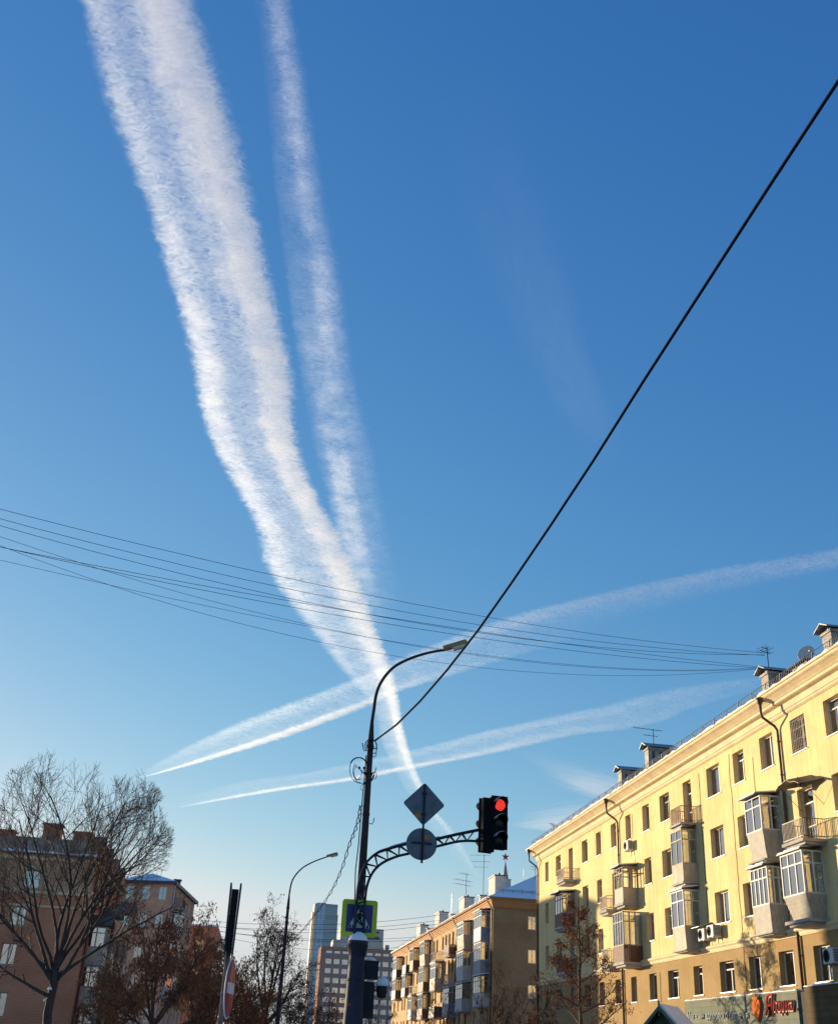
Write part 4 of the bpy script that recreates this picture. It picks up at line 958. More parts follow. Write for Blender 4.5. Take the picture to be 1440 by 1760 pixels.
# ------------------------------------------------------------------ street lamps
M['pole'] = surf('brown_grey_pole', (.045, .039, .045), .75, .25, 4, streak=.25, spec=.15)
M['lampcase'] = surf('lamp_case', (.36, .24, .115), .8, .2, 6, spec=.05)
M['lampglass'] = surf('lamp_glass', (.62, .58, .48), .25, .1, 8)
M['column'] = surf('blue_grey_column', (.032, .037, .058), .7, .3, 2.5, streak=.35, spec=.2)
M['truss'] = surf('dark_blue_steel', (.025, .036, .052), .65, .25, 6, spec=.2)
M['signback'] = surf('zinc_sign_back', (.13, .155, .18), .6, .25, 4, spec=.3)
def street_lamp(loc, label, pts, head, cable=True):
    t = thing('street_lamp', label, 'street lamp', loc, 0, 'street lamps along the pavement')
    z0 = pts[0][1]
    p = MB(); p.tube([(0, 0, 0), (0, 0, 1.2), (0, 0, z0-.9), (pts[0][0]*.5, 0, z0-.35), (pts[0][0], 0, z0)], [.12, .105, .062, .060, .034], 14)
    for z in (z0-1.9, z0-1.1, z0-.55): p.lathe([(.075, 0), (.075, .05)], (0, 0, z), 12)
    p.build('pole', M['pole'], t)
    a = MB(); P = []
    for i in range(len(pts)-1):
        p0 = pts[max(i-1, 0)]; p1 = pts[i]; p2 = pts[i+1]; p3 = pts[min(i+2, len(pts)-1)]
        for k in range(4):
            s = k/4; P.append(tuple(.5*((2*p1[j])+(-p0[j]+p2[j])*s+(2*p0[j]-5*p1[j]+4*p2[j]-p3[j])*s*s+(-p0[j]+3*p1[j]-3*p2[j]+p3[j])*s**3) for j in (0, 1)))
    P.append(pts[-1])
    a.tube([(x, 0, z) for x, z in P], [.036-.010*i/len(P) for i in range(len(P))], 10); a.build('arm', M['pole'], t)
    h = MB(); (x0, zz0), (x1, zz1) = head; d = Vector((x1-x0, 0, zz1-zz0)); L = d.length; d.normalize(); up = Vector((-d.z, 0, d.x))
    def T(u, v, w): q_ = Vector((x0, 0, zz0))+d*u+up*w; return (q_.x, v, q_.z)
    h.tf = T
    h.hexa([(-.02, -.06, -.03), (L, -.12, -.02), (L, .12, -.02), (-.02, .06, -.03), (0, -.045, .07), (L-.03, -.095, .085), (L-.03, .095, .085), (0, .045, .07)])
    H = h.build('lamp_head', M['lampcase'], t, bevel=.012)
    g = MB(tf=T); g.hexa([(L*.38, -.08, -.075), (L*.95, -.1, -.07), (L*.95, .1, -.07), (L*.38, .08, -.075), (L*.34, -.09, -.021), (L*.98, -.11, -.021), (L*.98, .11, -.021), (L*.34, .09, -.021)]); g.build('lens', M['lampglass'], H, bevel=.01)
    return t
LP1 = street_lamp((2.13, 22.0, 0), 'tall foreground street lamp with coiled cables and a curved arm over the road', [(0.0, 7.67), (.02, 7.91), (.06, 8.29), (.19, 8.61), (.42, 8.89), (.78, 9.11), (1.15, 9.26), (1.45, 9.34)], ((1.42, 9.35), (1.93, 9.53)))
c = MB()
def loop(cx, cz, rx_, rz_, y, r, t0=0, t1=2*pi, n=26, wob=.0): c.tube([(cx+rx_*cos(t0+(t1-t0)*i/n)+wob*sin(7*i), y+.02*sin(3*i), cz+rz_*sin(t0+(t1-t0)*i/n)+wob*cos(5*i)) for i in range(n+1)], r, 5)
loop(.0, 7.14, .115, .13, -.09, .011, -.5, 3.9); loop(.02, 7.14, .10, .115, -.10, .009, -.4, 3.7); loop(.085, 7.0, .04, .07, -.03, .007, 2.6, 6.8)
c.tube([(-.17, -.02, 7.2), (-.14, -.04, 7.07), (-.12, -.08, 7.03), (.0, -.10, 7.05), (.09, -.05, 7.1)], .011, 5)
c.build('cable_coil', M['cable'], LP1)
c = MB()
loop(-.21, 6.68, .185, .21, -.05, .014, .2, 2.7); loop(-.19, 6.66, .2, .27, -.06, .007, 2.3, 4.9); loop(-.23, 6.62, .09, .17, -.07, .007, 2.2, 6.4); loop(-.2, 6.6, .10, .15, -.05, .006, 2.0, 6.0)
for pts in ([(-.29, -.06, 6.72), (-.14, -.07, 6.62), (-.03, -.07, 6.52)], [(-.19, -.06, 6.69), (-.15, -.06, 6.6), (-.09, -.06, 6.57), (-.02, -.05, 6.55)], [(-.11, -.05, 6.7), (-.1, -.05, 6.6), (-.02, -.06, 6.52)], [(-.3, -.06, 6.5), (-.2, -.06, 6.38), (-.06, -.05, 6.38)], [(-.05, -.05, 6.38), (-.13, -.05, 6.35), (-.15, -.05, 6.28), (-.1, -.05, 6.24)]): c.tube(pts, .006, 5)
for x, z in ((-.2, 6.69), (-.105, 6.69), (-.06, 6.58), (-.08, 6.39)): c.box(x-.018, x+.018, -.08, -.04, z-.02, z+.02)
c.build('cable_coil', M['cable'], LP1)
c = MB()
loop(.115, 6.56, .045, .07, -.04, .007, 0, 6.3); c.tube([(.06, -.03, 6.45), (.11, -.05, 6.58)], .018, 6)
c.build('cable_coil', M['cable'], LP1)
for z, x in ((6.62, .075), (5.63, .1), (7.02, .07)):
    c = MB(); c.tube([(x-.02, 0, z), (x+.03, -.01, z-.015), (x+.055, -.01, z+.03), (x+.065, -.01, z+.11)], .009, 5); c.build('hook', M['truss'], LP1)
c = MB(); c.tube([(-.075, -.04, 6.95), (-.085, -.05, 6.4), (-.1, -.05, 5.9), (-.11, -.05, 5.2), (-.135, -.05, 4.75), (-.13, -.05, 4.6), (-.115, -.05, 4.3), (-.12, -.05, 3.6)], .011, 5); c.build('cable', M['cable'], LP1)
street_lamp((1.77, 50, 0), 'second slimmer street lamp farther along, rising behind the leafless thicket', [(0, 7.5), (.04, 7.95), (.16, 8.28), (.47, 8.66), (.95, 8.96), (1.5, 9.2)], ((1.48, 9.2), (1.96, 9.34)))

# ------------------------------------------------------------------ signal column with lattice arm
SC = thing('signal_column', 'thick blue grey signal column with a flared snow capped top and lattice arm', 'signal column', (2.11, 21.7, 0))
p = MB(); p.lathe([(.24, 0), (.24, .5), (.205, .6), (.19, 1.8), (.168, 2.3), (.145, 3.14), (.142, 3.20), (.15, 3.25), (.172, 3.36), (.186, 3.38), (.19, 3.43), (.165, 3.46)], (0, 0, 0), 28)
for k in range(20):
    a = 2*pi*k/20; p.tube([(.145*cos(a), .145*sin(a), 3.18), (.158*cos(a), .158*sin(a), 3.27), (.182*cos(a), .182*sin(a), 3.37)], .012, 5)
for z in (2.75, 1.9): p.lathe([(.165, 0), (.165, .04)], (0, 0, z), 20)
p.build('column', M['column'], SC)
s = MB(); s.sm = True
s.lathe([(.185, 3.435), (.18, 3.47), (.15, 3.52), (.10, 3.57), (.05, 3.595), (.005, 3.6)], (.0, 0, 0), 16); s.build('snow_cap', M['snow'], SC)
st = MB(); st.lathe([(.022, 0), (.022, .003)], (-.10, -.185, 2.35), 10, 'y'); st.build('sticker', surf('red_sticker', (.55, .03, .07), .5, .1, 9), SC)
up_ = [(-.08, 3.5), (-.08, 4.15), (-.05, 4.52), (.05, 4.82), (.24, 5.02), (.46, 5.12), (.85, 5.25), (1.31, 5.35), (1.76, 5.48), (2.28, 5.62)]
lo_ = [(.09, 3.5), (.08, 4.18), (.11, 4.46), (.20, 4.68), (.36, 4.85), (.63, 4.99), (.86, 5.06), (1.30, 5.20), (1.76, 5.34), (2.0, 5.38), (2.28, 5.39)]
def sm_(P, m=4):
    Q = []
    for i in range(len(P)-1):
        p0 = P[max(i-1, 0)]; p1 = P[i]; p2 = P[i+1]; p3 = P[min(i+2, len(P)-1)]
        for k in range(m):
            s = k/m; Q.append(tuple(.5*((2*p1[j])+(-p0[j]+p2[j])*s+(2*p0[j]-5*p1[j]+4*p2[j]-p3[j])*s*s+(-p0[j]+3*p1[j]-3*p2[j]+p3[j])*s**3) for j in range(len(p1))))
    return Q+[P[-1]]
UP, LO = sm_(up_), sm_(lo_)
p = MB()
for y in (-.06, .06): p.tube([(x, y, z) for x, z in UP], .023, 7)
p.tube([(x, 0, z) for x, z in LO], .026, 7)
def along(P, s):
    L = [0]
    for a, b in zip(P, P[1:]): L.append(L[-1]+math.hypot(b[0]-a[0], b[1]-a[1]))
    s *= L[-1]
    for i in range(len(P)-1):
        if s <= L[i+1]: k = (s-L[i])/(L[i+1]-L[i]+1e-9); return (P[i][0]+(P[i+1][0]-P[i][0])*k, P[i][1]+(P[i+1][1]-P[i][1])*k)
    return P[-1]
nw = 14
for k in range(nw):
    a = along(UP, k/nw*.94+.02); b = along(LO, (k+.5)/nw*.93+.02); c2 = along(UP, (k+1)/nw*.94+.02)
    for y in (-.06, .06):
        p.tube([(a[0], y, a[1]), (b[0], 0, b[1])], .0125, 5); p.tube([(b[0], 0, b[1]), (c2[0], y, c2[1])], .0125, 5)
    p.tube([(a[0], -.06, a[1]), (a[0], .06, a[1])], .009, 4)
p.build('lattice_arm', M['truss'], SC)
s = MB(); s.tf = None
q = random.Random(3)
for k in range(14):
    a = along(UP, .50+k*.019); b = along(UP, .50+(k+1)*.019); h = q.uniform(.012, .03)
    s.hexa([(a[0], -.07, a[1]+.012), (b[0], -.07, b[1]+.012), (b[0], .07, b[1]+.012), (a[0], .07, a[1]+.012), (a[0], -.05, a[1]+.02+h), (b[0], -.05, b[1]+.02+h), (b[0], .05, b[1]+.02+h), (a[0], .05, a[1]+.02+h)])
s.build('snow', M['snow'], SC)

def ring_lens(name, col, strength):
    m, nt, out = nodes(name); tc = nt.nodes.new('ShaderNodeTexCoord')
    sp = nt.nodes.new('ShaderNodeSeparateXYZ'); link(nt, tc.outputs['Object'], sp.inputs[0])
    r = math_(nt, 'SQRT', math_(nt, 'ADD', math_(nt, 'POWER', sp.outputs[0], 2), math_(nt, 'POWER', sp.outputs[2], 2)))
    w = math_(nt, 'SINE', math_(nt, 'MULTIPLY', r, 2*pi/.024))
    n = noise_(nt, tc.outputs['Object'], 45, 2)
    e = nt.nodes.new('ShaderNodeEmission'); e.inputs[0].default_value = (*col, 1)
    link(nt, math_(nt, 'MULTIPLY', math_(nt, 'MULTIPLY_ADD', math_(nt, 'MULTIPLY', w, n), 1.5, 1), strength), e.inputs[1])
    k = math_(nt, 'POWER', math_(nt, 'MAXIMUM', math_(nt, 'MULTIPLY', w, math_(nt, 'ADD', n, .05)), 0), 2)
    link(nt, mixc(nt, k, (*col,), (1, .22, .17)), e.inputs[0])
    link(nt, e.outputs[0], out.inputs[0]); return m
M['lens_dark'] = surf('unlit_lens', (.010, .010, .010), .35, .2, 9, spec=.3)
M['red_on'] = ring_lens('lit_red_lens', (1, .030, .022), .5)
M['housing'] = surf('black_signal_housing', (.008, .009, .011), .8, .3, 5, spec=.08)
M['visor'] = surf('black_visor', (.010, .011, .013), .8, .3, 5, spec=.08)
M['snowdust'] = surf('thin_snow', (.32, .32, .36), .8, .2, 8)
def traffic_light(loc, rot, label, lit=0, w=.30, h=1.0, d=.16):
    t = thing('traffic_light', label, 'traffic light', loc, rot, 'traffic lights on the lattice arm')
    b = MB(); b.box(-w/2, w/2, 0, d, -h/2, h/2); b.box(-w/2-.02, w/2+.02, -.012, .012, -h/2-.01, h/2+.01)
    for k in range(2): b.box(-w/2-.004, w/2+.004, .01, d+.004, h/2-h*(k+1)/3-.006, h/2-h*(k+1)/3+.006)
    b.build('housing', M['housing'], t, bevel=.008)
    for k in range(3):
        z = h/2-h*(k+.5)/3; r = .108
        l = MB(); l.lathe([(.001, -.035), (r*.4, -.032), (r*.8, -.022), (r, -.012), (r, .0)], (0, -.0125, 0), 28, 'y')
        lo = l.build('lens', M['red_on'] if (lit and k == 0) else M['lens_dark'], t, loc=(0, 0, z))
        v = MB(); n = 20; vs = []; fs = []
        for i in range(n+1):
            a = -.55+(pi+1.1)*i/n; dep = .235*(.12+.88*max(0, sin(min(max((a+.55)/(pi+1.1), 0), 1)*pi))**1.1)
            for rr in (.128, .120): vs += [(rr*cos(a), -.012, rr*sin(a)), (rr*cos(a), -.012-dep, rr*sin(a)-.02*dep)]
        for i in range(n):
            o_ = i*4; fs += [(o_, o_+4, o_+5, o_+1), (o_+2, o_+3, o_+7, o_+6), (o_+1, o_+5, o_+7, o_+3)]
        v.sm = True; v.add(vs, fs)
        V = v.build('visor', M['visor'], t, loc=(0, 0, z))
        s = MB(); vs = []; fs = []
        for i in range(9):
            a = .75+(pi-1.1)*i/8; vs += [(.131*cos(a), -.02, .131*sin(a)), (.131*cos(a), -.19, .131*sin(a)), (.145*cos(a), -.18, .145*sin(a)), (.145*cos(a), -.03, .145*sin(a))]
        for i in range(8): o_ = i*4; fs += [(o_+k2, o_+4+k2, o_+4+(k2+1) % 4, o_+(k2+1) % 4) for k2 in range(4)]
        fs += [(0, 1, 2, 3), (35, 34, 33, 32)]
        s.add(vs, fs); s.build('snow_dusting', M['snowdust'], V)
    k = MB()
    for z in (.0, -.22): k.box(-w/2-.12, -w/2, d*.4, d*.6, z-.02, z+.02)
    k.build('mounting_bracket', M['truss'], t)
    return t
traffic_light((4.70, 21.50, 5.74), R(9), 'black three lamp traffic light showing red at the end of the lattice arm', 1)
traffic_light((4.44, 21.62, 5.68), R(196), 'dark traffic light seen from behind, left of the one showing red', 0, w=.24, h=1.02, d=.17)

# ------------------------------------------------------------------ signs
DS = thing('road_sign', 'diamond road sign seen from behind, topmost above the lattice arm', 'road sign', (3.21, 21.58, 4.88), 0, 'road signs seen from behind')
def rounded(poly, r, n=4):
    out = []
    for i in range(len(poly)):
        a, b, c_ = Vector(poly[i-1]), Vector(poly[i]), Vector(poly[(i+1) % len(poly)])
        p, q_ = b+(a-b).normalized()*r, b+(c_-b).normalized()*r
        for k in range(n+1): t_ = k/n; out.append(tuple((p*(1-t_)+b*t_)*(1-t_)+(b*(1-t_)+q_*t_)*t_))
    return out
p = MB(); p.prism_y(rounded([(0, .70), (.415, 1.115), (0, 1.53), (-.415, 1.115)], .05), -.012, .0); p.build('plate', M['signback'], DS)
p = MB(); p.prism_y(rounded([(0, .74), (.375, 1.115), (0, 1.49), (-.375, 1.115)], .04), .001, .004); p.prism_y([(0, .9), (.215, 1.115), (0, 1.33), (-.215, 1.115)], .0045, .007); p.build('face', surf('yellow_sign_face', (.75, .52, .05), .5, .05, 4), DS)
p = MB(); p.tube([(0, -.035, 0), (0, -.035, 1.5)], .022, 8); p.box(-.05, .05, -.04, -.013, .9, .93); p.box(-.05, .05, -.04, -.013, 1.3, 1.33); p.build('post', M['truss'], DS)
p = MB(); p.prism_y([(-.11, .82), (-.04, .89), (-.11, .96), (-.18, .89)], -.0155, -.0125); M['orange_tag'] = surf('orange_sticker', (.50, .17, .03), .6, .2, 9); p.build('sticker', M['orange_tag'], DS)
RS = thing('road_sign', 'round road sign seen from behind, below the diamond on the same post', 'road sign', (3.2, 21.60, 5.24), 0, 'road signs seen from behind')
p = MB(); p.lathe([(.29, -.008), (.3, -.004), (.3, .004), (.29, .006)], (0, 0, 0), 40, 'y'); p.build('plate', M['signback'], RS)
p = MB(); p.lathe([(.285, .0065), (.285, .009)], (0, 0, 0), 36, 'y'); p.build('face', surf('blue_sign_face', (.02, .08, .38), .5, .05, 4), RS)
p = MB(); p.box(.04, .14, -.0135, -.0085, .09, .17); p.build('sticker', M['orange_tag'], RS)
p = MB(); p.box(-.2, .2, -.035, -.0085, .0, .03); p.build('bracket', M['truss'], RS)

XS = thing('crossing_sign', 'blue pedestrian crossing sign on a square yellow green plate', 'road sign', (2.12, 21.86, 3.85))
p = MB(); p.prism_y(rounded([(-.335, -.33), (.335, -.33), (.335, .33), (-.335, .33)], .06), 0, .012)
p.build('plate', surf('fluorescent_plate', (.46, .56, .02), .5, .06, 3), XS)
p = MB(); p.prism_y(rounded([(-.245, -.245), (.245, -.245), (.245, .245), (-.245, .245)], .01), -.004, -.001); p.build('blue_field', surf('sign_blue', (.006, .012, .15), .4, .08, 3), XS)
p = MB(); p.prism_y([(-.21, -.17), (.21, -.17), (.0, .2)], -.008, -.005); p.build('white_triangle', surf('sign_white', (.5, .52, .58), .5, .06, 3), XS)
p = MB(); Y0, Y1 = -.012, -.009
p.prism_y([(.018+.026*cos(2*pi*k/14), .125+.028*sin(2*pi*k/14)) for k in range(14)], Y0, Y1)
for poly in ([(-.02, .09), (.035, .095), (.045, .02), (.03, -.02), (-.025, -.02), (-.03, .03)], [(-.02, -.015), (.01, -.015), (-.04, -.085), (-.075, -.145), (-.1, -.14), (-.06, -.07)], [(.0, -.015), (.03, -.015), (.06, -.08), (.105, -.14), (.08, -.15), (.035, -.09)], [(-.025, .085), (-.01, .07), (-.055, .02), (-.085, -.01), (-.095, .0), (-.06, .04)], [(.035, .09), (.045, .07), (.075, .04), (.09, .0), (.075, -.005), (.06, .03)]):
    p.prism_y(poly, Y0, Y1)
for x in (-.17, -.105, -.04, .04, .1, .16):
    p.prism_y([(x-.022, -.165), (x+.022, -.165), (x+.015, -.12), (x-.012, -.12)], Y0, Y1) if abs(x) > .09 else None
p.build('pedestrian_symbol', M['black'], XS)
p = MB(); p.box(-.06, .06, .013, .06, -.2, -.16); p.box(-.06, .06, .013, .06, .16, .2); p.build('clamp', M['galv'], XS)

M['blue_box'] = surf('blue_grey_box', (.030, .034, .046), .7, .3, 5, spec=.15)
PS = thing('pedestrian_signal', 'dark pedestrian signal box with snow on top, half hidden behind the blue grey column', 'traffic light', (2.43, 22.25, 2.16))
p = MB(); p.box(-.14, .14, -.12, .12, .67, .98); p.box(-.12, .09, -.1, .1, .0, .62); p.box(-.15, .15, -.13, .13, .955, .985); p.build('housing', M['blue_box'], PS, bevel=.012)
for z in (.82, .3): l = MB(); l.lathe([(.09, 0), (.09, .03), (.001, .04)], (0, .121, z), 20, 'y'); l.build('lens', M['lens_dark'], PS)
s = MB(); s.sm = True; s.lathe([(.13, 0), (.12, .03), (.07, .055), (.001, .065)], (-.02, 0, .987), 12); s.lathe([(.08, 0), (.07, .02), (.001, .04)], (-.02, 0, .622), 10); s.build('snow', M['snow'], PS)
p = MB(); p.box(-.36, -.12, -.03, .03, .6, .64); p.build('bracket', M['truss'], PS)
HN = thing('signal_speaker', 'small rounded box with a thick snow cap, right of the pedestrian signal', 'loudspeaker', (2.66, 22.2, 2.45))
p = MB(); p.lathe([(.03, -.09), (.08, -.07), (.10, .02), (.10, .12), (.06, .14)], (0, 0, .15), 16, 'z'); p.box(-.3, -.05, -.015, .015, .17, .2); p.build('case', M['blue_box'], HN)
s = MB(); s.sm = True; s.lathe([(.115, .0), (.13, .05), (.115, .11), (.07, .15), (.001, .165)], (.0, 0, .27), 14); s.build('snow_cap', M['snow'], HN)

NE = thing('sign_post', 'thin grey sign post left of the thicket, carrying two signs seen edge on', 'post', (-.128, 12.0, 0))
p = MB(); p.tube([(0, 0, 0), (0, 0, 3.0)], .026, 10); p.build('post', surf('dull_grey_post', (.12, .12, .13), .9, .3, 8, spec=.1), NE)
NB = thing('direction_board', 'dark double faced sign board seen edge on at the top of the thin post', 'road sign', (-.125, 12.0, 2.42))
p = MB(); p.hexa([(-.028, -.16, .02), (.028, -.16, .02), (.028, .16, .02), (-.028, .16, .02), (-.034, -.16, .6), (.034, -.16, .6), (.034, .16, .6), (-.034, .16, .6)]); p.build('core', M['black'], NB)
M['board_edge'] = surf('dark_green_board', (.03, .05, .045), .9, .3, 6)
for s_ in (-1, 1):
    p = MB(); p.hexa([(s_*.031, -.2, -.02), (s_*.047, -.2, -.02), (s_*.047, .2, -.02), (s_*.031, .2, -.02), (s_*.040, -.2, .655), (s_*.058, -.2, .655), (s_*.058, .2, .655), (s_*.040, .2, .655)]); p.build('board', M['board_edge'], NB)
NS = thing('no_entry_sign', 'red and white no entry sign seen almost edge on below the dark board', 'road sign', (-.075, 11.97, 2.105), R(81))
p = MB(); p.lathe([(.27, .006), (.28, .003), (.28, -.003), (.27, -.006)], (0, 0, 0), 40, 'y'); p.build('plate', surf('white_sign_rim', (.6, .58, .58), .5, .1, 4), NS)
p = MB(); p.lathe([(.262, -.0065), (.262, -.009)], (0, 0, 0), 40, 'y'); p.build('red_field', surf('faded_sign_red', (.42, .03, .028), .5, .12, 3), NS)
p = MB(); p.box(-.2, .2, -.013, -.0095, -.05, .05); p.build('white_bar', surf('sign_bar_white', (.6, .58, .58), .5, .1, 4), NS)

# ------------------------------------------------------------------ green kiosk roof and fence at the bottom right
KI = thing('kiosk', 'small green wooden kiosk with a snowy gable roof below the shop sign', 'kiosk', (13.95, 38.3, 0), R(-38))
M['green_wood'] = surf('green_painted_wood', (.05, .10, .045), .6, .3, 5)
p = MB(); p.box(-.85, .85, 0, 1.6, .1, 2.35); p.prism_y([(-.85, 2.36), (.85, 2.36), (0, 3.25)], .04, 1.56); p.build('wall', M['green_wood'], KI)
p = MB()
for s_ in (-1, 1): p.hexa([(0, -.3, 3.33), (0, 1.8, 3.33), (s_*1.0, 1.8, 2.25), (s_*1.0, -.3, 2.25), (0, -.3, 3.40), (0, 1.8, 3.40), (s_*1.06, 1.8, 2.28), (s_*1.06, -.3, 2.28)])
p.build('roof', M['green_wood'], KI)
p = MB()
for s_ in (-1, 1): p.hexa([(0, -.22, 3.405), (0, 1.78, 3.405), (s_*1.02, 1.78, 2.33), (s_*1.02, -.22, 2.33), (0, -.2, 3.49), (0, 1.75, 3.49), (s_*.98, 1.75, 2.46), (s_*.98, -.2, 2.46)])
p.build('snow', M['snow'], KI)
p = MB()
for s_ in (-1, 1): p.hexa([(0, -.36, 3.30), (0, -.31, 3.30), (s_*1.05, -.31, 2.17), (s_*1.05, -.36, 2.17), (0, -.36, 3.42), (0, -.31, 3.42), (s_*1.08, -.31, 2.27), (s_*1.08, -.36, 2.27)])
p.tube([(0, -.33, 3.1), (0, -.33, 3.56)], .035, 6); p.build('bargeboard', surf('light_green_wood', (.13, .19, .09), .6, .3, 5), KI)
FE = thing('fence', 'dark red picket fence left of the green kiosk', 'fence', (17.0, 50, 0), R(-10))
p = MB(); u = 0
while u < 3: p.box(u, u+.1, 0, .03, .2, 3.0+.04*(int(u*8) % 2)); u += .14
for z in (.6, 2.6): p.box(0, 3, .031, .07, z, z+.08)
p.build('picket', surf('dark_red_paint', (.13, .03, .035), .6, .3, 5), FE)

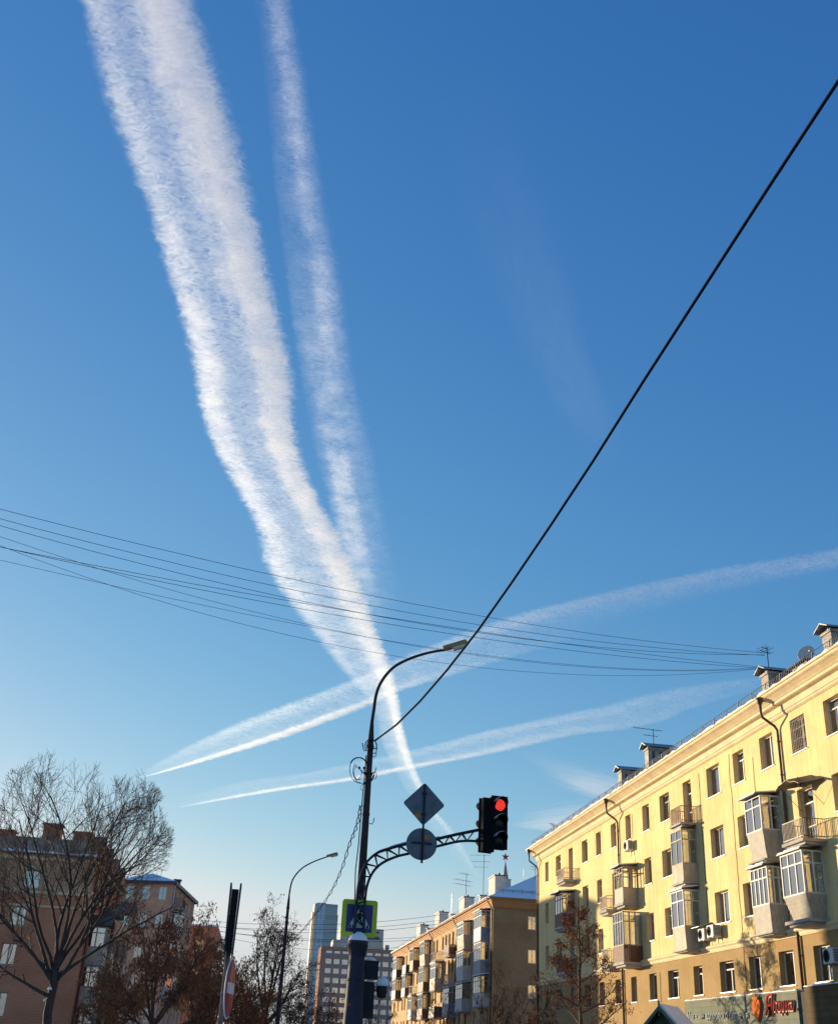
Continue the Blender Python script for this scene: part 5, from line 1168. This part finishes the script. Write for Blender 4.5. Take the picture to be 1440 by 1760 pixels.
# ------------------------------------------------------------------ overhead cables
WIRES = [[(-22.0, 29.0, 17.51), (-20.29, 29.76, 17.41), (-18.58, 30.51, 17.34), (-16.87, 31.27, 17.28), (-15.16, 32.02, 17.23), (-13.44, 32.78, 17.2), (-11.73, 33.53, 17.18), (-10.02, 34.29, 17.18), (-8.31, 35.04, 17.2), (-6.6, 35.8, 17.23), (-4.89, 36.56, 17.28), (-3.18, 37.31, 17.34), (-1.47, 38.07, 17.41), (0.24, 38.82, 17.51), (1.96, 39.58, 17.61), (3.67, 40.33, 17.74), (5.38, 41.09, 17.87), (7.09, 41.84, 18.03), (8.8, 42.6, 18.2), (10.51, 43.36, 18.38), (12.22, 44.11, 18.58), (13.93, 44.87, 18.79), (15.64, 45.62, 19.02), (17.36, 46.38, 19.27), (19.07, 47.13, 19.53), (20.78, 47.89, 19.81), (22.49, 48.64, 20.1), (24.2, 49.4, 20.4)], [(-22.0, 29.25, 17.54), (-20.29, 30.0, 17.4), (-18.58, 30.74, 17.27), (-16.87, 31.49, 17.16), (-15.16, 32.24, 17.08), (-13.44, 32.98, 17.01), (-11.73, 33.73, 16.96), (-10.02, 34.47, 16.93), (-8.31, 35.22, 16.91), (-6.6, 35.97, 16.92), (-4.89, 36.71, 16.95), (-3.18, 37.46, 16.99), (-1.47, 38.21, 17.05), (0.24, 38.95, 17.14), (1.96, 39.7, 17.24), (3.67, 40.44, 17.36), (5.38, 41.19, 17.5), (7.09, 41.94, 17.65), (8.8, 42.68, 17.83), (10.51, 43.43, 18.03), (12.22, 44.18, 18.24), (13.93, 44.92, 18.47), (15.64, 45.67, 18.73), (17.36, 46.41, 19.0), (19.07, 47.16, 19.29), (20.78, 47.91, 19.6), (22.49, 48.65, 19.93), (24.2, 49.4, 20.27)], [(-22.0, 29.5, 17.82), (-20.29, 30.24, 17.6), (-18.58, 30.97, 17.4), (-16.87, 31.71, 17.23), (-15.16, 32.45, 17.08), (-13.44, 33.19, 16.95), (-11.73, 33.92, 16.85), (-10.02, 34.66, 16.77), (-8.31, 35.4, 16.72), (-6.6, 36.13, 16.69), (-4.89, 36.87, 16.69), (-3.18, 37.61, 16.71), (-1.47, 38.34, 16.75), (0.24, 39.08, 16.82), (1.96, 39.82, 16.91), (3.67, 40.56, 17.02), (5.38, 41.29, 17.16), (7.09, 42.03, 17.33), (8.8, 42.77, 17.52), (10.51, 43.5, 17.73), (12.22, 44.24, 17.97), (13.93, 44.98, 18.23), (15.64, 45.71, 18.51), (17.36, 46.45, 18.82), (19.07, 47.19, 19.16), (20.78, 47.93, 19.51), (22.49, 48.66, 19.9), (24.2, 49.4, 20.3)], [(-22.0, 29.75, 15.59), (-20.29, 30.48, 15.63), (-18.58, 31.21, 15.68), (-16.87, 31.93, 15.73), (-15.16, 32.66, 15.8), (-13.44, 33.39, 15.87), (-11.73, 34.12, 15.95), (-10.02, 34.84, 16.04), (-8.31, 35.57, 16.14), (-6.6, 36.3, 16.25), (-4.89, 37.03, 16.37), (-3.18, 37.76, 16.49), (-1.47, 38.48, 16.62), (0.24, 39.21, 16.77), (1.96, 39.94, 16.92), (3.67, 40.67, 17.07), (5.38, 41.39, 17.24), (7.09, 42.12, 17.42), (8.8, 42.85, 17.6), (10.51, 43.58, 17.79), (12.22, 44.31, 17.99), (13.93, 45.03, 18.2), (15.64, 45.76, 18.42), (17.36, 46.49, 18.65), (19.07, 47.22, 18.88), (20.78, 47.94, 19.13), (22.49, 48.67, 19.38), (24.2, 49.4, 19.64)], [(-22.0, 30.0, 16.26), (-20.29, 30.72, 16.2), (-18.58, 31.44, 16.16), (-16.87, 32.16, 16.12), (-15.16, 32.87, 16.11), (-13.44, 33.59, 16.1), (-11.73, 34.31, 16.12), (-10.02, 35.03, 16.14), (-8.31, 35.75, 16.18), (-6.6, 36.47, 16.23), (-4.89, 37.19, 16.3), (-3.18, 37.9, 16.38), (-1.47, 38.62, 16.48), (0.24, 39.34, 16.59), (1.96, 40.06, 16.71), (3.67, 40.78, 16.85), (5.38, 41.5, 17.0), (7.09, 42.21, 17.17), (8.8, 42.93, 17.35), (10.51, 43.65, 17.54), (12.22, 44.37, 17.75), (13.93, 45.09, 17.97), (15.64, 45.81, 18.21), (17.36, 46.53, 18.46), (19.07, 47.24, 18.72), (20.78, 47.96, 19.0), (22.49, 48.68, 19.29), (24.2, 49.4, 19.6)], [(-22.0, 30.25, 18.85), (-20.29, 30.96, 18.43), (-18.58, 31.67, 18.04), (-16.87, 32.38, 17.69), (-15.16, 33.09, 17.37), (-13.44, 33.8, 17.09), (-11.73, 34.51, 16.84), (-10.02, 35.21, 16.63), (-8.31, 35.92, 16.46), (-6.6, 36.63, 16.32), (-4.89, 37.34, 16.21), (-3.18, 38.05, 16.14), (-1.47, 38.76, 16.11), (0.24, 39.47, 16.11), (1.96, 40.18, 16.14), (3.67, 40.89, 16.2), (5.38, 41.6, 16.3), (7.09, 42.31, 16.44), (8.8, 43.02, 16.61), (10.51, 43.73, 16.81), (12.22, 44.44, 17.04), (13.93, 45.14, 17.31), (15.64, 45.85, 17.61), (17.36, 46.56, 17.94), (19.07, 47.27, 18.31), (20.78, 47.98, 18.71), (22.49, 48.69, 19.14), (24.2, 49.4, 19.61)], [(-22.0, 30.5, 15.82), (-20.29, 31.2, 15.82), (-18.58, 31.9, 15.83), (-16.87, 32.6, 15.82), (-15.16, 33.3, 15.82), (-13.44, 34.0, 15.82), (-11.73, 34.7, 15.82), (-10.02, 35.4, 15.82), (-8.31, 36.1, 15.84), (-6.6, 36.8, 15.86), (-4.89, 37.5, 15.88), (-3.18, 38.2, 15.93), (-1.47, 38.9, 15.98), (0.24, 39.6, 16.05), (1.96, 40.3, 16.14), (3.67, 41.0, 16.24), (5.38, 41.7, 16.37), (7.09, 42.4, 16.52), (8.8, 43.1, 16.69), (10.51, 43.8, 16.89), (12.22, 44.5, 17.12), (13.93, 45.2, 17.38), (15.64, 45.9, 17.67), (17.36, 46.6, 17.99), (19.07, 47.3, 18.35), (20.78, 48.0, 18.75), (22.49, 48.7, 19.19), (24.2, 49.4, 19.66)], [(-22.0, 30.75, 19.96), (-20.29, 31.44, 19.29), (-18.58, 32.13, 18.67), (-16.87, 32.82, 18.12), (-15.16, 33.51, 17.63), (-13.44, 34.2, 17.19), (-11.73, 34.89, 16.81), (-10.02, 35.59, 16.48), (-8.31, 36.28, 16.21), (-6.6, 36.97, 15.99), (-4.89, 37.66, 15.82), (-3.18, 38.35, 15.7), (-1.47, 39.04, 15.63), (0.24, 39.73, 15.61), (1.96, 40.42, 15.63), (3.67, 41.11, 15.7), (5.38, 41.8, 15.81), (7.09, 42.49, 15.97), (8.8, 43.18, 16.16), (10.51, 43.87, 16.4), (12.22, 44.56, 16.68), (13.93, 45.26, 16.99), (15.64, 45.95, 17.34), (17.36, 46.64, 17.73), (19.07, 47.33, 18.15), (20.78, 48.02, 18.61), (22.49, 48.71, 19.09), (24.2, 49.4, 19.61)]]
THICK = [(2.21, 21.95, 7.26), (2.47, 20.62, 7.26), (2.72, 19.29, 7.37), (2.98, 17.96, 7.57), (3.24, 16.63, 7.84), (3.49, 15.3, 8.17), (3.75, 13.96, 8.55), (4.01, 12.63, 8.96), (4.26, 11.3, 9.4), (4.52, 9.97, 9.83), (4.78, 8.64, 10.26), (5.04, 7.31, 10.67), (5.29, 5.98, 11.06), (5.55, 4.65, 11.46), (5.81, 3.32, 11.86), (6.06, 1.99, 12.26), (6.32, 0.65, 12.66), (6.58, -0.68, 13.06), (6.83, -2.01, 13.46), (7.09, -3.34, 13.86), (7.35, -4.67, 14.26), (7.6, -6.0, 14.65)]
TWIST = [(2.02, 22.0, 5.96), (2.1, 23.5, 5.83), (2.18, 26.0, 5.82), (2.34, 30.0, 5.79), (2.43, 35.0, 5.79), (2.36, 40.5, 5.75), (2.2, 44.5, 5.62), (1.91, 50.0, 5.57)]

for i, pts in enumerate(WIRES):
    o = MB(); o.tube(pts, .0095 if i < 5 else .0075, 5); ob = o.build('overhead_cable', M['cable'])
    tag(ob, 'thin sagging cable of the bundle strung across the street to the yellow roof', 'cable', 'thin cables across the street')
o = MB(); o.tube(THICK, .0195, 8)
for k in range(0, len(THICK)-1): pass
tag(o.build('span_cable', M['cable']), 'thick black cable running from the foreground lamp post to the upper right corner', 'cable')
def catmull(P, m=6): return sm_(P, m)
o = MB(); TW = catmull(TWIST, 10)
for ph in (0, pi): o.tube([(x+.03*cos(ph+i*.8), y, z+.03*sin(ph+i*.8)) for i, (x, y, z) in enumerate(TW)], .010, 5)
tag(o.build('twisted_cable', M['cable']), 'twisted pair of cables sloping from the foreground lamp post down to the second lamp', 'cable')
q = random.Random(9)
for (a, b, sag) in (((25.6, 150, 18.2), (-5.5, 150, 15.6), .9), ((25.6, 152, 17.7), (-6, 152, 15.2), .9), ((25.6, 152.5, 17.3), (-4, 152, 15.2), 1.0), ((25.2, 172, 17.2), (-4, 160, 15.3), .7), ((25.2, 173, 16.9), (-4, 158, 15.2), .8), ((24.4, 183, 16.6), (-4.5, 165, 15.3), 1.2)):
    o = MB(); A_, B2 = Vector(a), Vector(b); o.tube([tuple(A_.lerp(B2, t_/20)-Vector((0, 0, sag*4*(t_/20)*(1-t_/20)))) for t_ in range(21)], .022, 4)
    tag(o.build('overhead_cable', M['cable']), 'faint distant cable low over the street behind the crossing sign', 'cable', 'distant cables over the street')
# ------------------------------------------------------------------ trees
def bark(name, c1, c2):
    m, nt, out = nodes(name); b = nt.nodes.new('ShaderNodeBsdfPrincipled'); tc = nt.nodes.new('ShaderNodeTexCoord')
    mp = nt.nodes.new('ShaderNodeMapping'); mp.inputs['Scale'].default_value = (14, 14, 3); link(nt, tc.outputs['Object'], mp.inputs[0])
    n = noise_(nt, mp.outputs[0], 1, 6, .65)
    link(nt, ramp(nt, n, [(.35, c2), (.65, c1)]), b.inputs['Base Color']); b.inputs['Roughness'].default_value = .9
    bp = nt.nodes.new('ShaderNodeBump'); bp.inputs['Strength'].default_value = .8; bp.inputs['Distance'].default_value = .03; link(nt, n, bp.inputs['Height']); link(nt, bp.outputs[0], b.inputs['Normal'])
    link(nt, b.outputs[0], out.inputs[0]); return m
M['bark'] = bark('dark_bark', (.062, .046, .036), (.02, .016, .013))
M['twig'] = bark('warm_brown_twig', (.21, .125, .07), (.09, .055, .036))
M['bark_red'] = bark('red_bark', (.12, .06, .04), (.045, .025, .02))
M['seed'] = leaf_mat('brown_seeds', [(.14, .048, .02), (.25, .085, .028), (.36, .13, .038), (.20, .085, .038)])
M['seed_rust'] = leaf_mat('rust_seeds', [(.045, .018, .012), (.085, .027, .014), (.12, .04, .018), (.07, .03, .02)])
M['seed_dark'] = leaf_mat('dark_seeds', [(.07, .028, .018), (.12, .045, .024), (.15, .065, .032)])

def make_tree(name, label, loc, seed, h0, r0, stems, env, lv, tropism=.25, leaf=None, group='bare winter trees along the street', lean=(0, 0), trunk_top=None, twig_r=.006, mbark='bark', snowy=0):
    """stems: list of (azimuth, tilt deg, start height, length); env(p): inside the crown; lv: per level (count, length factor, spread deg)"""
    rg = random.Random(seed); t = thing(name, label, 'tree', loc, 0, group)
    T_, C_, leaves = MB(), MB(), []
    ends = []
    def branch(p, d, L, r, level):
        n = max(3, min(8, int(L/ (.22 if level > 1 else .35))+2)); pts = [p]; rad = [r]; q_ = p.copy(); dd = d.copy()
        for i in range(n):
            w = .16 if level < 2 else .24
            dd = dd+Vector((rg.uniform(-w, w), rg.uniform(-w, w), rg.uniform(-w, w)*.6))
            tr = tropism[level] if isinstance(tropism, (list, tuple)) else tropism
            dd.z += tr*.35; dd.normalize()
            q_ = q_+dd*(L/n); pts.append(q_.copy()); rad.append(max(twig_r*.7, r*(1-.72*(i+1)/n)))
            if level >= 1 and not env(q_): break
        if len(pts) < 2: return
        (T_ if level < 2 else C_).tube(pts, rad, 8 if level == 0 else 5 if level == 1 else 3, cap=level < 2)
        if level < len(lv):
            cnt, lf, sp = lv[level]
            for j in range(cnt):
                s = (.22 if level else .30)+(.78 if level else .70)*(j+rg.random()*.8)/cnt
                k = min(int(s*(len(pts)-1)), len(pts)-2); f = s*(len(pts)-1)-k
                pp = pts[k].lerp(pts[k+1], min(f, 1)); bd = (pts[k+1]-pts[k]).normalized()
                o_ = bd.orthogonal().normalized(); o_.rotate(__import__('mathutils').Quaternion(bd, rg.uniform(0, 2*pi)))
                a = R(sp*rg.uniform(.65, 1.25)); nd = bd*cos(a)+o_*sin(a)
                if env(pp) or level == 0: branch(pp, nd, L*lf*rg.uniform(.65, 1.2)*(1-.35*s), max(twig_r, rad[k]*.58), level+1)
        if level >= len(lv)-1 and leaf: ends.append((pts[-1], dd.copy())); ends.append((pts[len(pts)//2], dd.copy()))
    tp = trunk_top or h0
    n = 9; pts = []; rad = []
    for i in range(n+1):
        z = tp*i/n; pts.append(Vector((lean[0]*z/tp+.03*sin(i*1.7+seed), lean[1]*z/tp+.03*cos(i*2.1+seed), z))); rad.append(r0*(1.25 if i == 0 else 1)*(1-(.30 if tp == h0 else .82)*i/n))
    T_.tube(pts, rad, 10)
    for az, tilt, z, L in stems:
        i = min(int(z/tp*n), n-1); f = z/tp*n-i; p0 = pts[i].lerp(pts[i+1], f); a, b = R(az), R(tilt)
        rr = (rad[i]*(1-f)+rad[i+1]*f)
        branch(p0, Vector((sin(b)*cos(a), sin(b)*sin(a), cos(b))), L, rr*(.46 if tp == h0 else .5), 0)
    T_.build('trunk', M[mbark], t); C_.build('crown', M['twig'] if mbark == 'bark' else M[mbark], t)
    if leaf:
        mat_, per, size, droop, prob = leaf; l = MB(); vs, fs = [], []
        for p, d in ends:
            if rg.random() > prob: continue
            for k in range(per):
                b = p+Vector((rg.gauss(0, .10), rg.gauss(0, .10), rg.gauss(-.05, .08)))
                dn = Vector((rg.gauss(0, .35), rg.gauss(0, .35), -droop)).normalized(); s = size*rg.uniform(.6, 1.35)
                sd_ = dn.orthogonal().normalized(); sd_.rotate(__import__('mathutils').Quaternion(dn, rg.uniform(0, 6.28))); sd_ *= s*.20
                i0 = len(vs); vs += [tuple(b), tuple(b+dn*s*.5+sd_), tuple(b+dn*s), tuple(b+dn*s*.5-sd_)]; fs.append((i0, i0+1, i0+2, i0+3))
        l.add(vs, fs); o = l.build('seeds', mat_, t)
    if snowy:
        for k in range(snowy):
            s = MB(); s.sm = True
            i = rg.randint(3, n-1); p = pts[i]; a = rg.uniform(2.6, 4.4); x, y = p.x+rad[i]*cos(a)*.9, p.y+rad[i]*sin(a)*.9
            s.lathe([(.06, 0), (.05, .05), (.001, .08)], (x, y, p.z+rg.uniform(0, .3)), 7)
            s.build('snow_patch', M['snow'], t)
    return t
def ell(cx, cy, cz, rx_, ry_, rz_, wob=.12):
    return lambda p: ((p.x-cx)/rx_)**2+((p.y-cy)/ry_)**2+((p.z-cz)/rz_)**2 < 1+wob*sin(p.x*5.1+p.z*3.3)+wob*sin(p.z*7.7-p.y*4)

make_tree('bare_tree', 'largest leafless tree with fine twigs standing before the dark red brick house', (-4.62, 32, 0), 7, 3.2, .14,
    [(95, 3, 2.9, 4.6), (170, 20, 3.0, 4.4), (10, 14, 3.1, 4.6), (350, 26, 2.8, 4.4), (200, 34, 2.7, 4.2), (280, 18, 3.0, 4.2), (60, 24, 3.1, 4.2), (30, 38, 2.9, 3.9), (185, 46, 2.8, 4.0), (150, 12, 3.1, 4.5), (330, 9, 3.1, 4.6), (185, 72, 2.5, 1.9), (175, 60, 3.0, 2.6), (5, 50, 2.9, 3.4)],
    ell(-.1, 0, 6.35, 2.5, 2.2, 2.85, .05), [(9, .56, 44), (8, .55, 42), (7, .58, 40)], [.06, .16, .26, .28], lean=(-.1, 0), twig_r=.0052, snowy=7)
make_tree('bare_tree', 'small leafless tree at the left edge before the brick house', (-6.1, 31, 0), 12, 2.6, .06,
    [(100, 5, 2.4, 2.4), (180, 22, 2.2, 2.2), (0, 25, 2.4, 2.0), (200, 50, 1.9, 1.8)], ell(0, 0, 4.4, 1.3, 1.2, 2.1), [(5, .55, 34), (4, .5, 36)], .2, twig_r=.006, lean=(.1, 0))
SD = lambda m, per, size, droop, pr: (M[m], per, size, droop, pr)
make_tree('seeded_tree', 'broad spreading tree full of hanging brown seed clusters beside the bare tree', (-2.7, 42, 0), 21, 2.3, .15,
    [(90, 6, 2.0, 3.6), (180, 26, 2.0, 3.2), (0, 28, 2.0, 3.4), (270, 30, 2.0, 2.6), (200, 60, 1.8, 2.0), (340, 62, 1.8, 2.1), (45, 45, 2.1, 2.3), (140, 48, 2.1, 2.2)],
    ell(.25, 0, 3.8, 2.25, 1.9, 2.5, .2), [(9, .6, 45), (7, .52, 48)], [.05, -.10, -.35, -.4], leaf=SD('seed', 12, .10, 1.4, .85), twig_r=.007, mbark='bark_red')
make_tree('seeded_tree', 'second brown seeded tree, taller and thinner, by the sign post', (-1.5, 52, 0), 23, 2.8, .13,
    [(90, 5, 2.5, 3.0), (0, 26, 2.4, 2.6), (180, 28, 2.4, 2.6), (270, 26, 2.5, 2.4), (320, 50, 2.2, 2.2), (220, 50, 2.2, 2.2)],
    ell(.2, 0, 4.3, 1.7, 1.6, 3.0, .2), [(8, .56, 42), (7, .52, 46)], [.1, .05, -.15, -.25], leaf=SD('seed', 10, .10, 1.4, .75), twig_r=.008, mbark='bark_red')
make_tree('seeded_tree', 'tallest dark tree with sparse hanging seeds behind the second street lamp', (1.5, 60, 0), 31, 3.2, .17,
    [(90, 2, 3.0, 4.6), (20, 14, 2.8, 4.2), (160, 14, 2.8, 4.2), (270, 12, 3.0, 4.0), (0, 40, 2.6, 3.2), (180, 42, 2.6, 3.2), (320, 48, 2.4, 3.0), (225, 50, 2.4, 3.0), (60, 30, 3, 3.6)],
    lambda p: p.z < 9.6 and abs(p.x-.3)+abs(p.y)*.6 < 2.9*max(.12, 1-((p.z-3.2)/6.6)**1.3 if p.z > 3.2 else 1)+.25*sin(p.z*6), [(10, .45, 40), (8, .54, 44), (3, .5, 45)], [.16, .08, -.05, -.2, -.2], leaf=SD('seed_dark', 5, .11, 1.3, .12), twig_r=.009)
make_tree('seeded_tree', 'low dense brown seeded tree at the foot of the second lamp', (-.4, 57, 0), 33, 2.0, .12,
    [(90, 10, 1.8, 2.8), (0, 40, 1.7, 2.5), (180, 40, 1.7, 2.5), (270, 30, 1.8, 2.2), (45, 60, 1.6, 2.2), (135, 60, 1.6, 2.2), (300, 60, 1.6, 2.2)],
    ell(.1, 0, 3.8, 2.3, 1.7, 2.9, .2), [(10, .56, 42), (8, .52, 46)], [.1, .0, -.2, -.35], leaf=SD('seed', 12, .11, 1.4, .85), twig_r=.009, mbark='bark_red')
make_tree('seeded_tree', 'dark bushy tree left of the orange lit office corner', (3.6, 66, 0), 35, 2.0, .12,
    [(90, 14, 1.8, 2.6), (0, 46, 1.7, 2.6), (180, 46, 1.7, 2.4), (270, 30, 1.8, 2.2), (20, 65, 1.5, 2.6), (160, 60, 1.6, 2.2)],
    ell(.1, 0, 3.5, 2.5, 1.9, 2.3, .2), [(9, .54, 42), (8, .54, 46)], [.08, .04, -.1, -.2], leaf=SD('seed_dark', 6, .12, 1.3, .4), twig_r=.010)
make_tree('seeded_tree', 'low rust coloured tree before the tan corner building, nearest the bare tree', (-4.6, 47, 0), 61, 1.8, .11,
    [(90, 8, 1.6, 2.4), (0, 34, 1.5, 2.2), (180, 36, 1.5, 2.2), (270, 30, 1.6, 2.0), (45, 58, 1.5, 1.9), (135, 58, 1.5, 1.9)],
    ell(.1, 0, 3.2, 1.7, 1.6, 2.0, .2), [(9, .56, 42), (8, .54, 46)], [.1, .05, -.2, -.35], leaf=SD('seed', 8, .10, 1.3, .6), twig_r=.008, mbark='bark_red')
make_tree('seeded_tree', 'dense rust coloured tree right behind the red and white sign', (-.2, 46, 0), 63, 1.9, .11,
    [(90, 8, 1.6, 2.6), (0, 32, 1.5, 2.4), (180, 36, 1.5, 2.3), (270, 30, 1.6, 2.0), (45, 56, 1.5, 2.0), (135, 58, 1.5, 1.9)],
    ell(.1, 0, 3.3, 1.7, 1.6, 2.2, .2), [(9, .56, 42), (8, .54, 46)], [.1, .05, -.2, -.35], leaf=SD('seed', 8, .10, 1.3, .6), twig_r=.008, mbark='bark_red')
make_tree('bare_tree', 'low dark thicket tree with bare crossing branches at the foot of the office block', (2.6, 54, 0), 65, 1.7, .10,
    [(90, 8, 1.5, 2.4), (0, 40, 1.4, 2.4), (180, 40, 1.4, 2.4), (270, 30, 1.5, 2.0), (30, 62, 1.4, 2.2), (150, 62, 1.4, 2.2)],
    ell(.1, 0, 2.9, 2.2, 1.7, 1.8, .2), [(10, .58, 46), (8, .56, 48)], [.1, .05, .0, .0], leaf=SD('seed_dark', 4, .11, 1.2, .3), twig_r=.009)
cone = lambda p: .4 < p.z < 9.4 and math.hypot(p.x, p.y) < .25+2.6*max(0, (9.4-p.z)/6.5)**.8+.25*sin(p.z*5)
st = []
rr_ = random.Random(2)
for k in range(26):
    z = 1.6+7.2*(k/26); st.append((k*137.5, 78-30*(k/26), z, 3.3*(1-.82*k/26)))
make_tree('seeded_tree', 'conical young tree with rust coloured seed clusters standing before the yellow facade', (16.9, 58, 0), 41, 9.0, .13, st, cone, [(9, .45, 44), (6, .52, 45)], [.16, .05, -.25, -.4], leaf=SD('seed_rust', 6, .10, 1.4, .40), twig_r=.009, trunk_top=9.3, mbark='bark_red')
for k, (x, y, H, s) in enumerate(((18.4, 86, 9.4, 51), (20.6, 82, 8.2, 52), (15.4, 92, 8.0, 53), (22.2, 100, 8.6, 54), (11.6, 98, 6.6, 55))):
    labs = ('tallest slim bare tree before the brown brick gable', 'reddish bare tree close to the yellow building corner', 'thin bare tree before the glazed balconies of the brown block', 'bare tree at the foot of the brown gable wall', 'low bare tree at the left end of the brown balconies')
    make_tree('bare_tree', labs[k], (x, y, 0), s, 2.4, .10, [(90+30*k, 4, 2.2, H*.52), (10, 20, 2.0, H*.45), (170, 22, 2.0, H*.45), (250, 24, 2.1, H*.4), (320, 40, 1.8, H*.34), (120, 42, 1.8, H*.34)],
        ell(0, 0, H*.58, H*.27, H*.25, H*.43), [(6, .5, 34), (5, .5, 40)], [.18, .15, .1, 0], twig_r=.012, leaf=SD('seed_dark', 3, .16, 1, .35), mbark='bark_red' if k % 2 else 'bark')
# ------------------------------------------------------------------ ground
def ground_mat(name, c1, c2, scale, rough=.9):
    return surf(name, c1, rough, .2, scale, bump=.3, bscale=12, col2=c2)
def plain(name, x0, x1, y0, y1, z, m, kind='structure', bot=None):
    b = MB()
    if bot is None: b.quad((x0, y0, z), (x1, y0, z), (x1, y1, z), (x0, y1, z))
    else: b.box(x0, x1, y0, y1, bot, z)
    return tag(b.build(name, m), kind=kind)
plain('ground', -15000, 15000, -15000, 15000, -.01, ground_mat('trodden_snow', (.62, .63, .66), (.40, .39, .38), .15))
plain('road', 4.0, 15.0, -60, 400, .004, ground_mat('wet_asphalt', (.06, .06, .062), (.035, .035, .036), .8, .6))
plain('kerb', 3.8, 4.0, -60, 400, .13, M['concrete'], bot=-.02)
plain('kerb', 15.0, 15.2, -60, 400, .13, M['concrete'], bot=-.02)
plain('pavement', -2.5, 3.8, -60, 400, .12, ground_mat('snowy_pavement', (.5, .5, .52), (.25, .24, .23), .6), bot=-.02)
plain('pavement', 15.2, 22.4, -60, 400, .12, ground_mat('snowy_pavement_far', (.5, .5, .52), (.25, .24, .23), .6), bot=-.02)
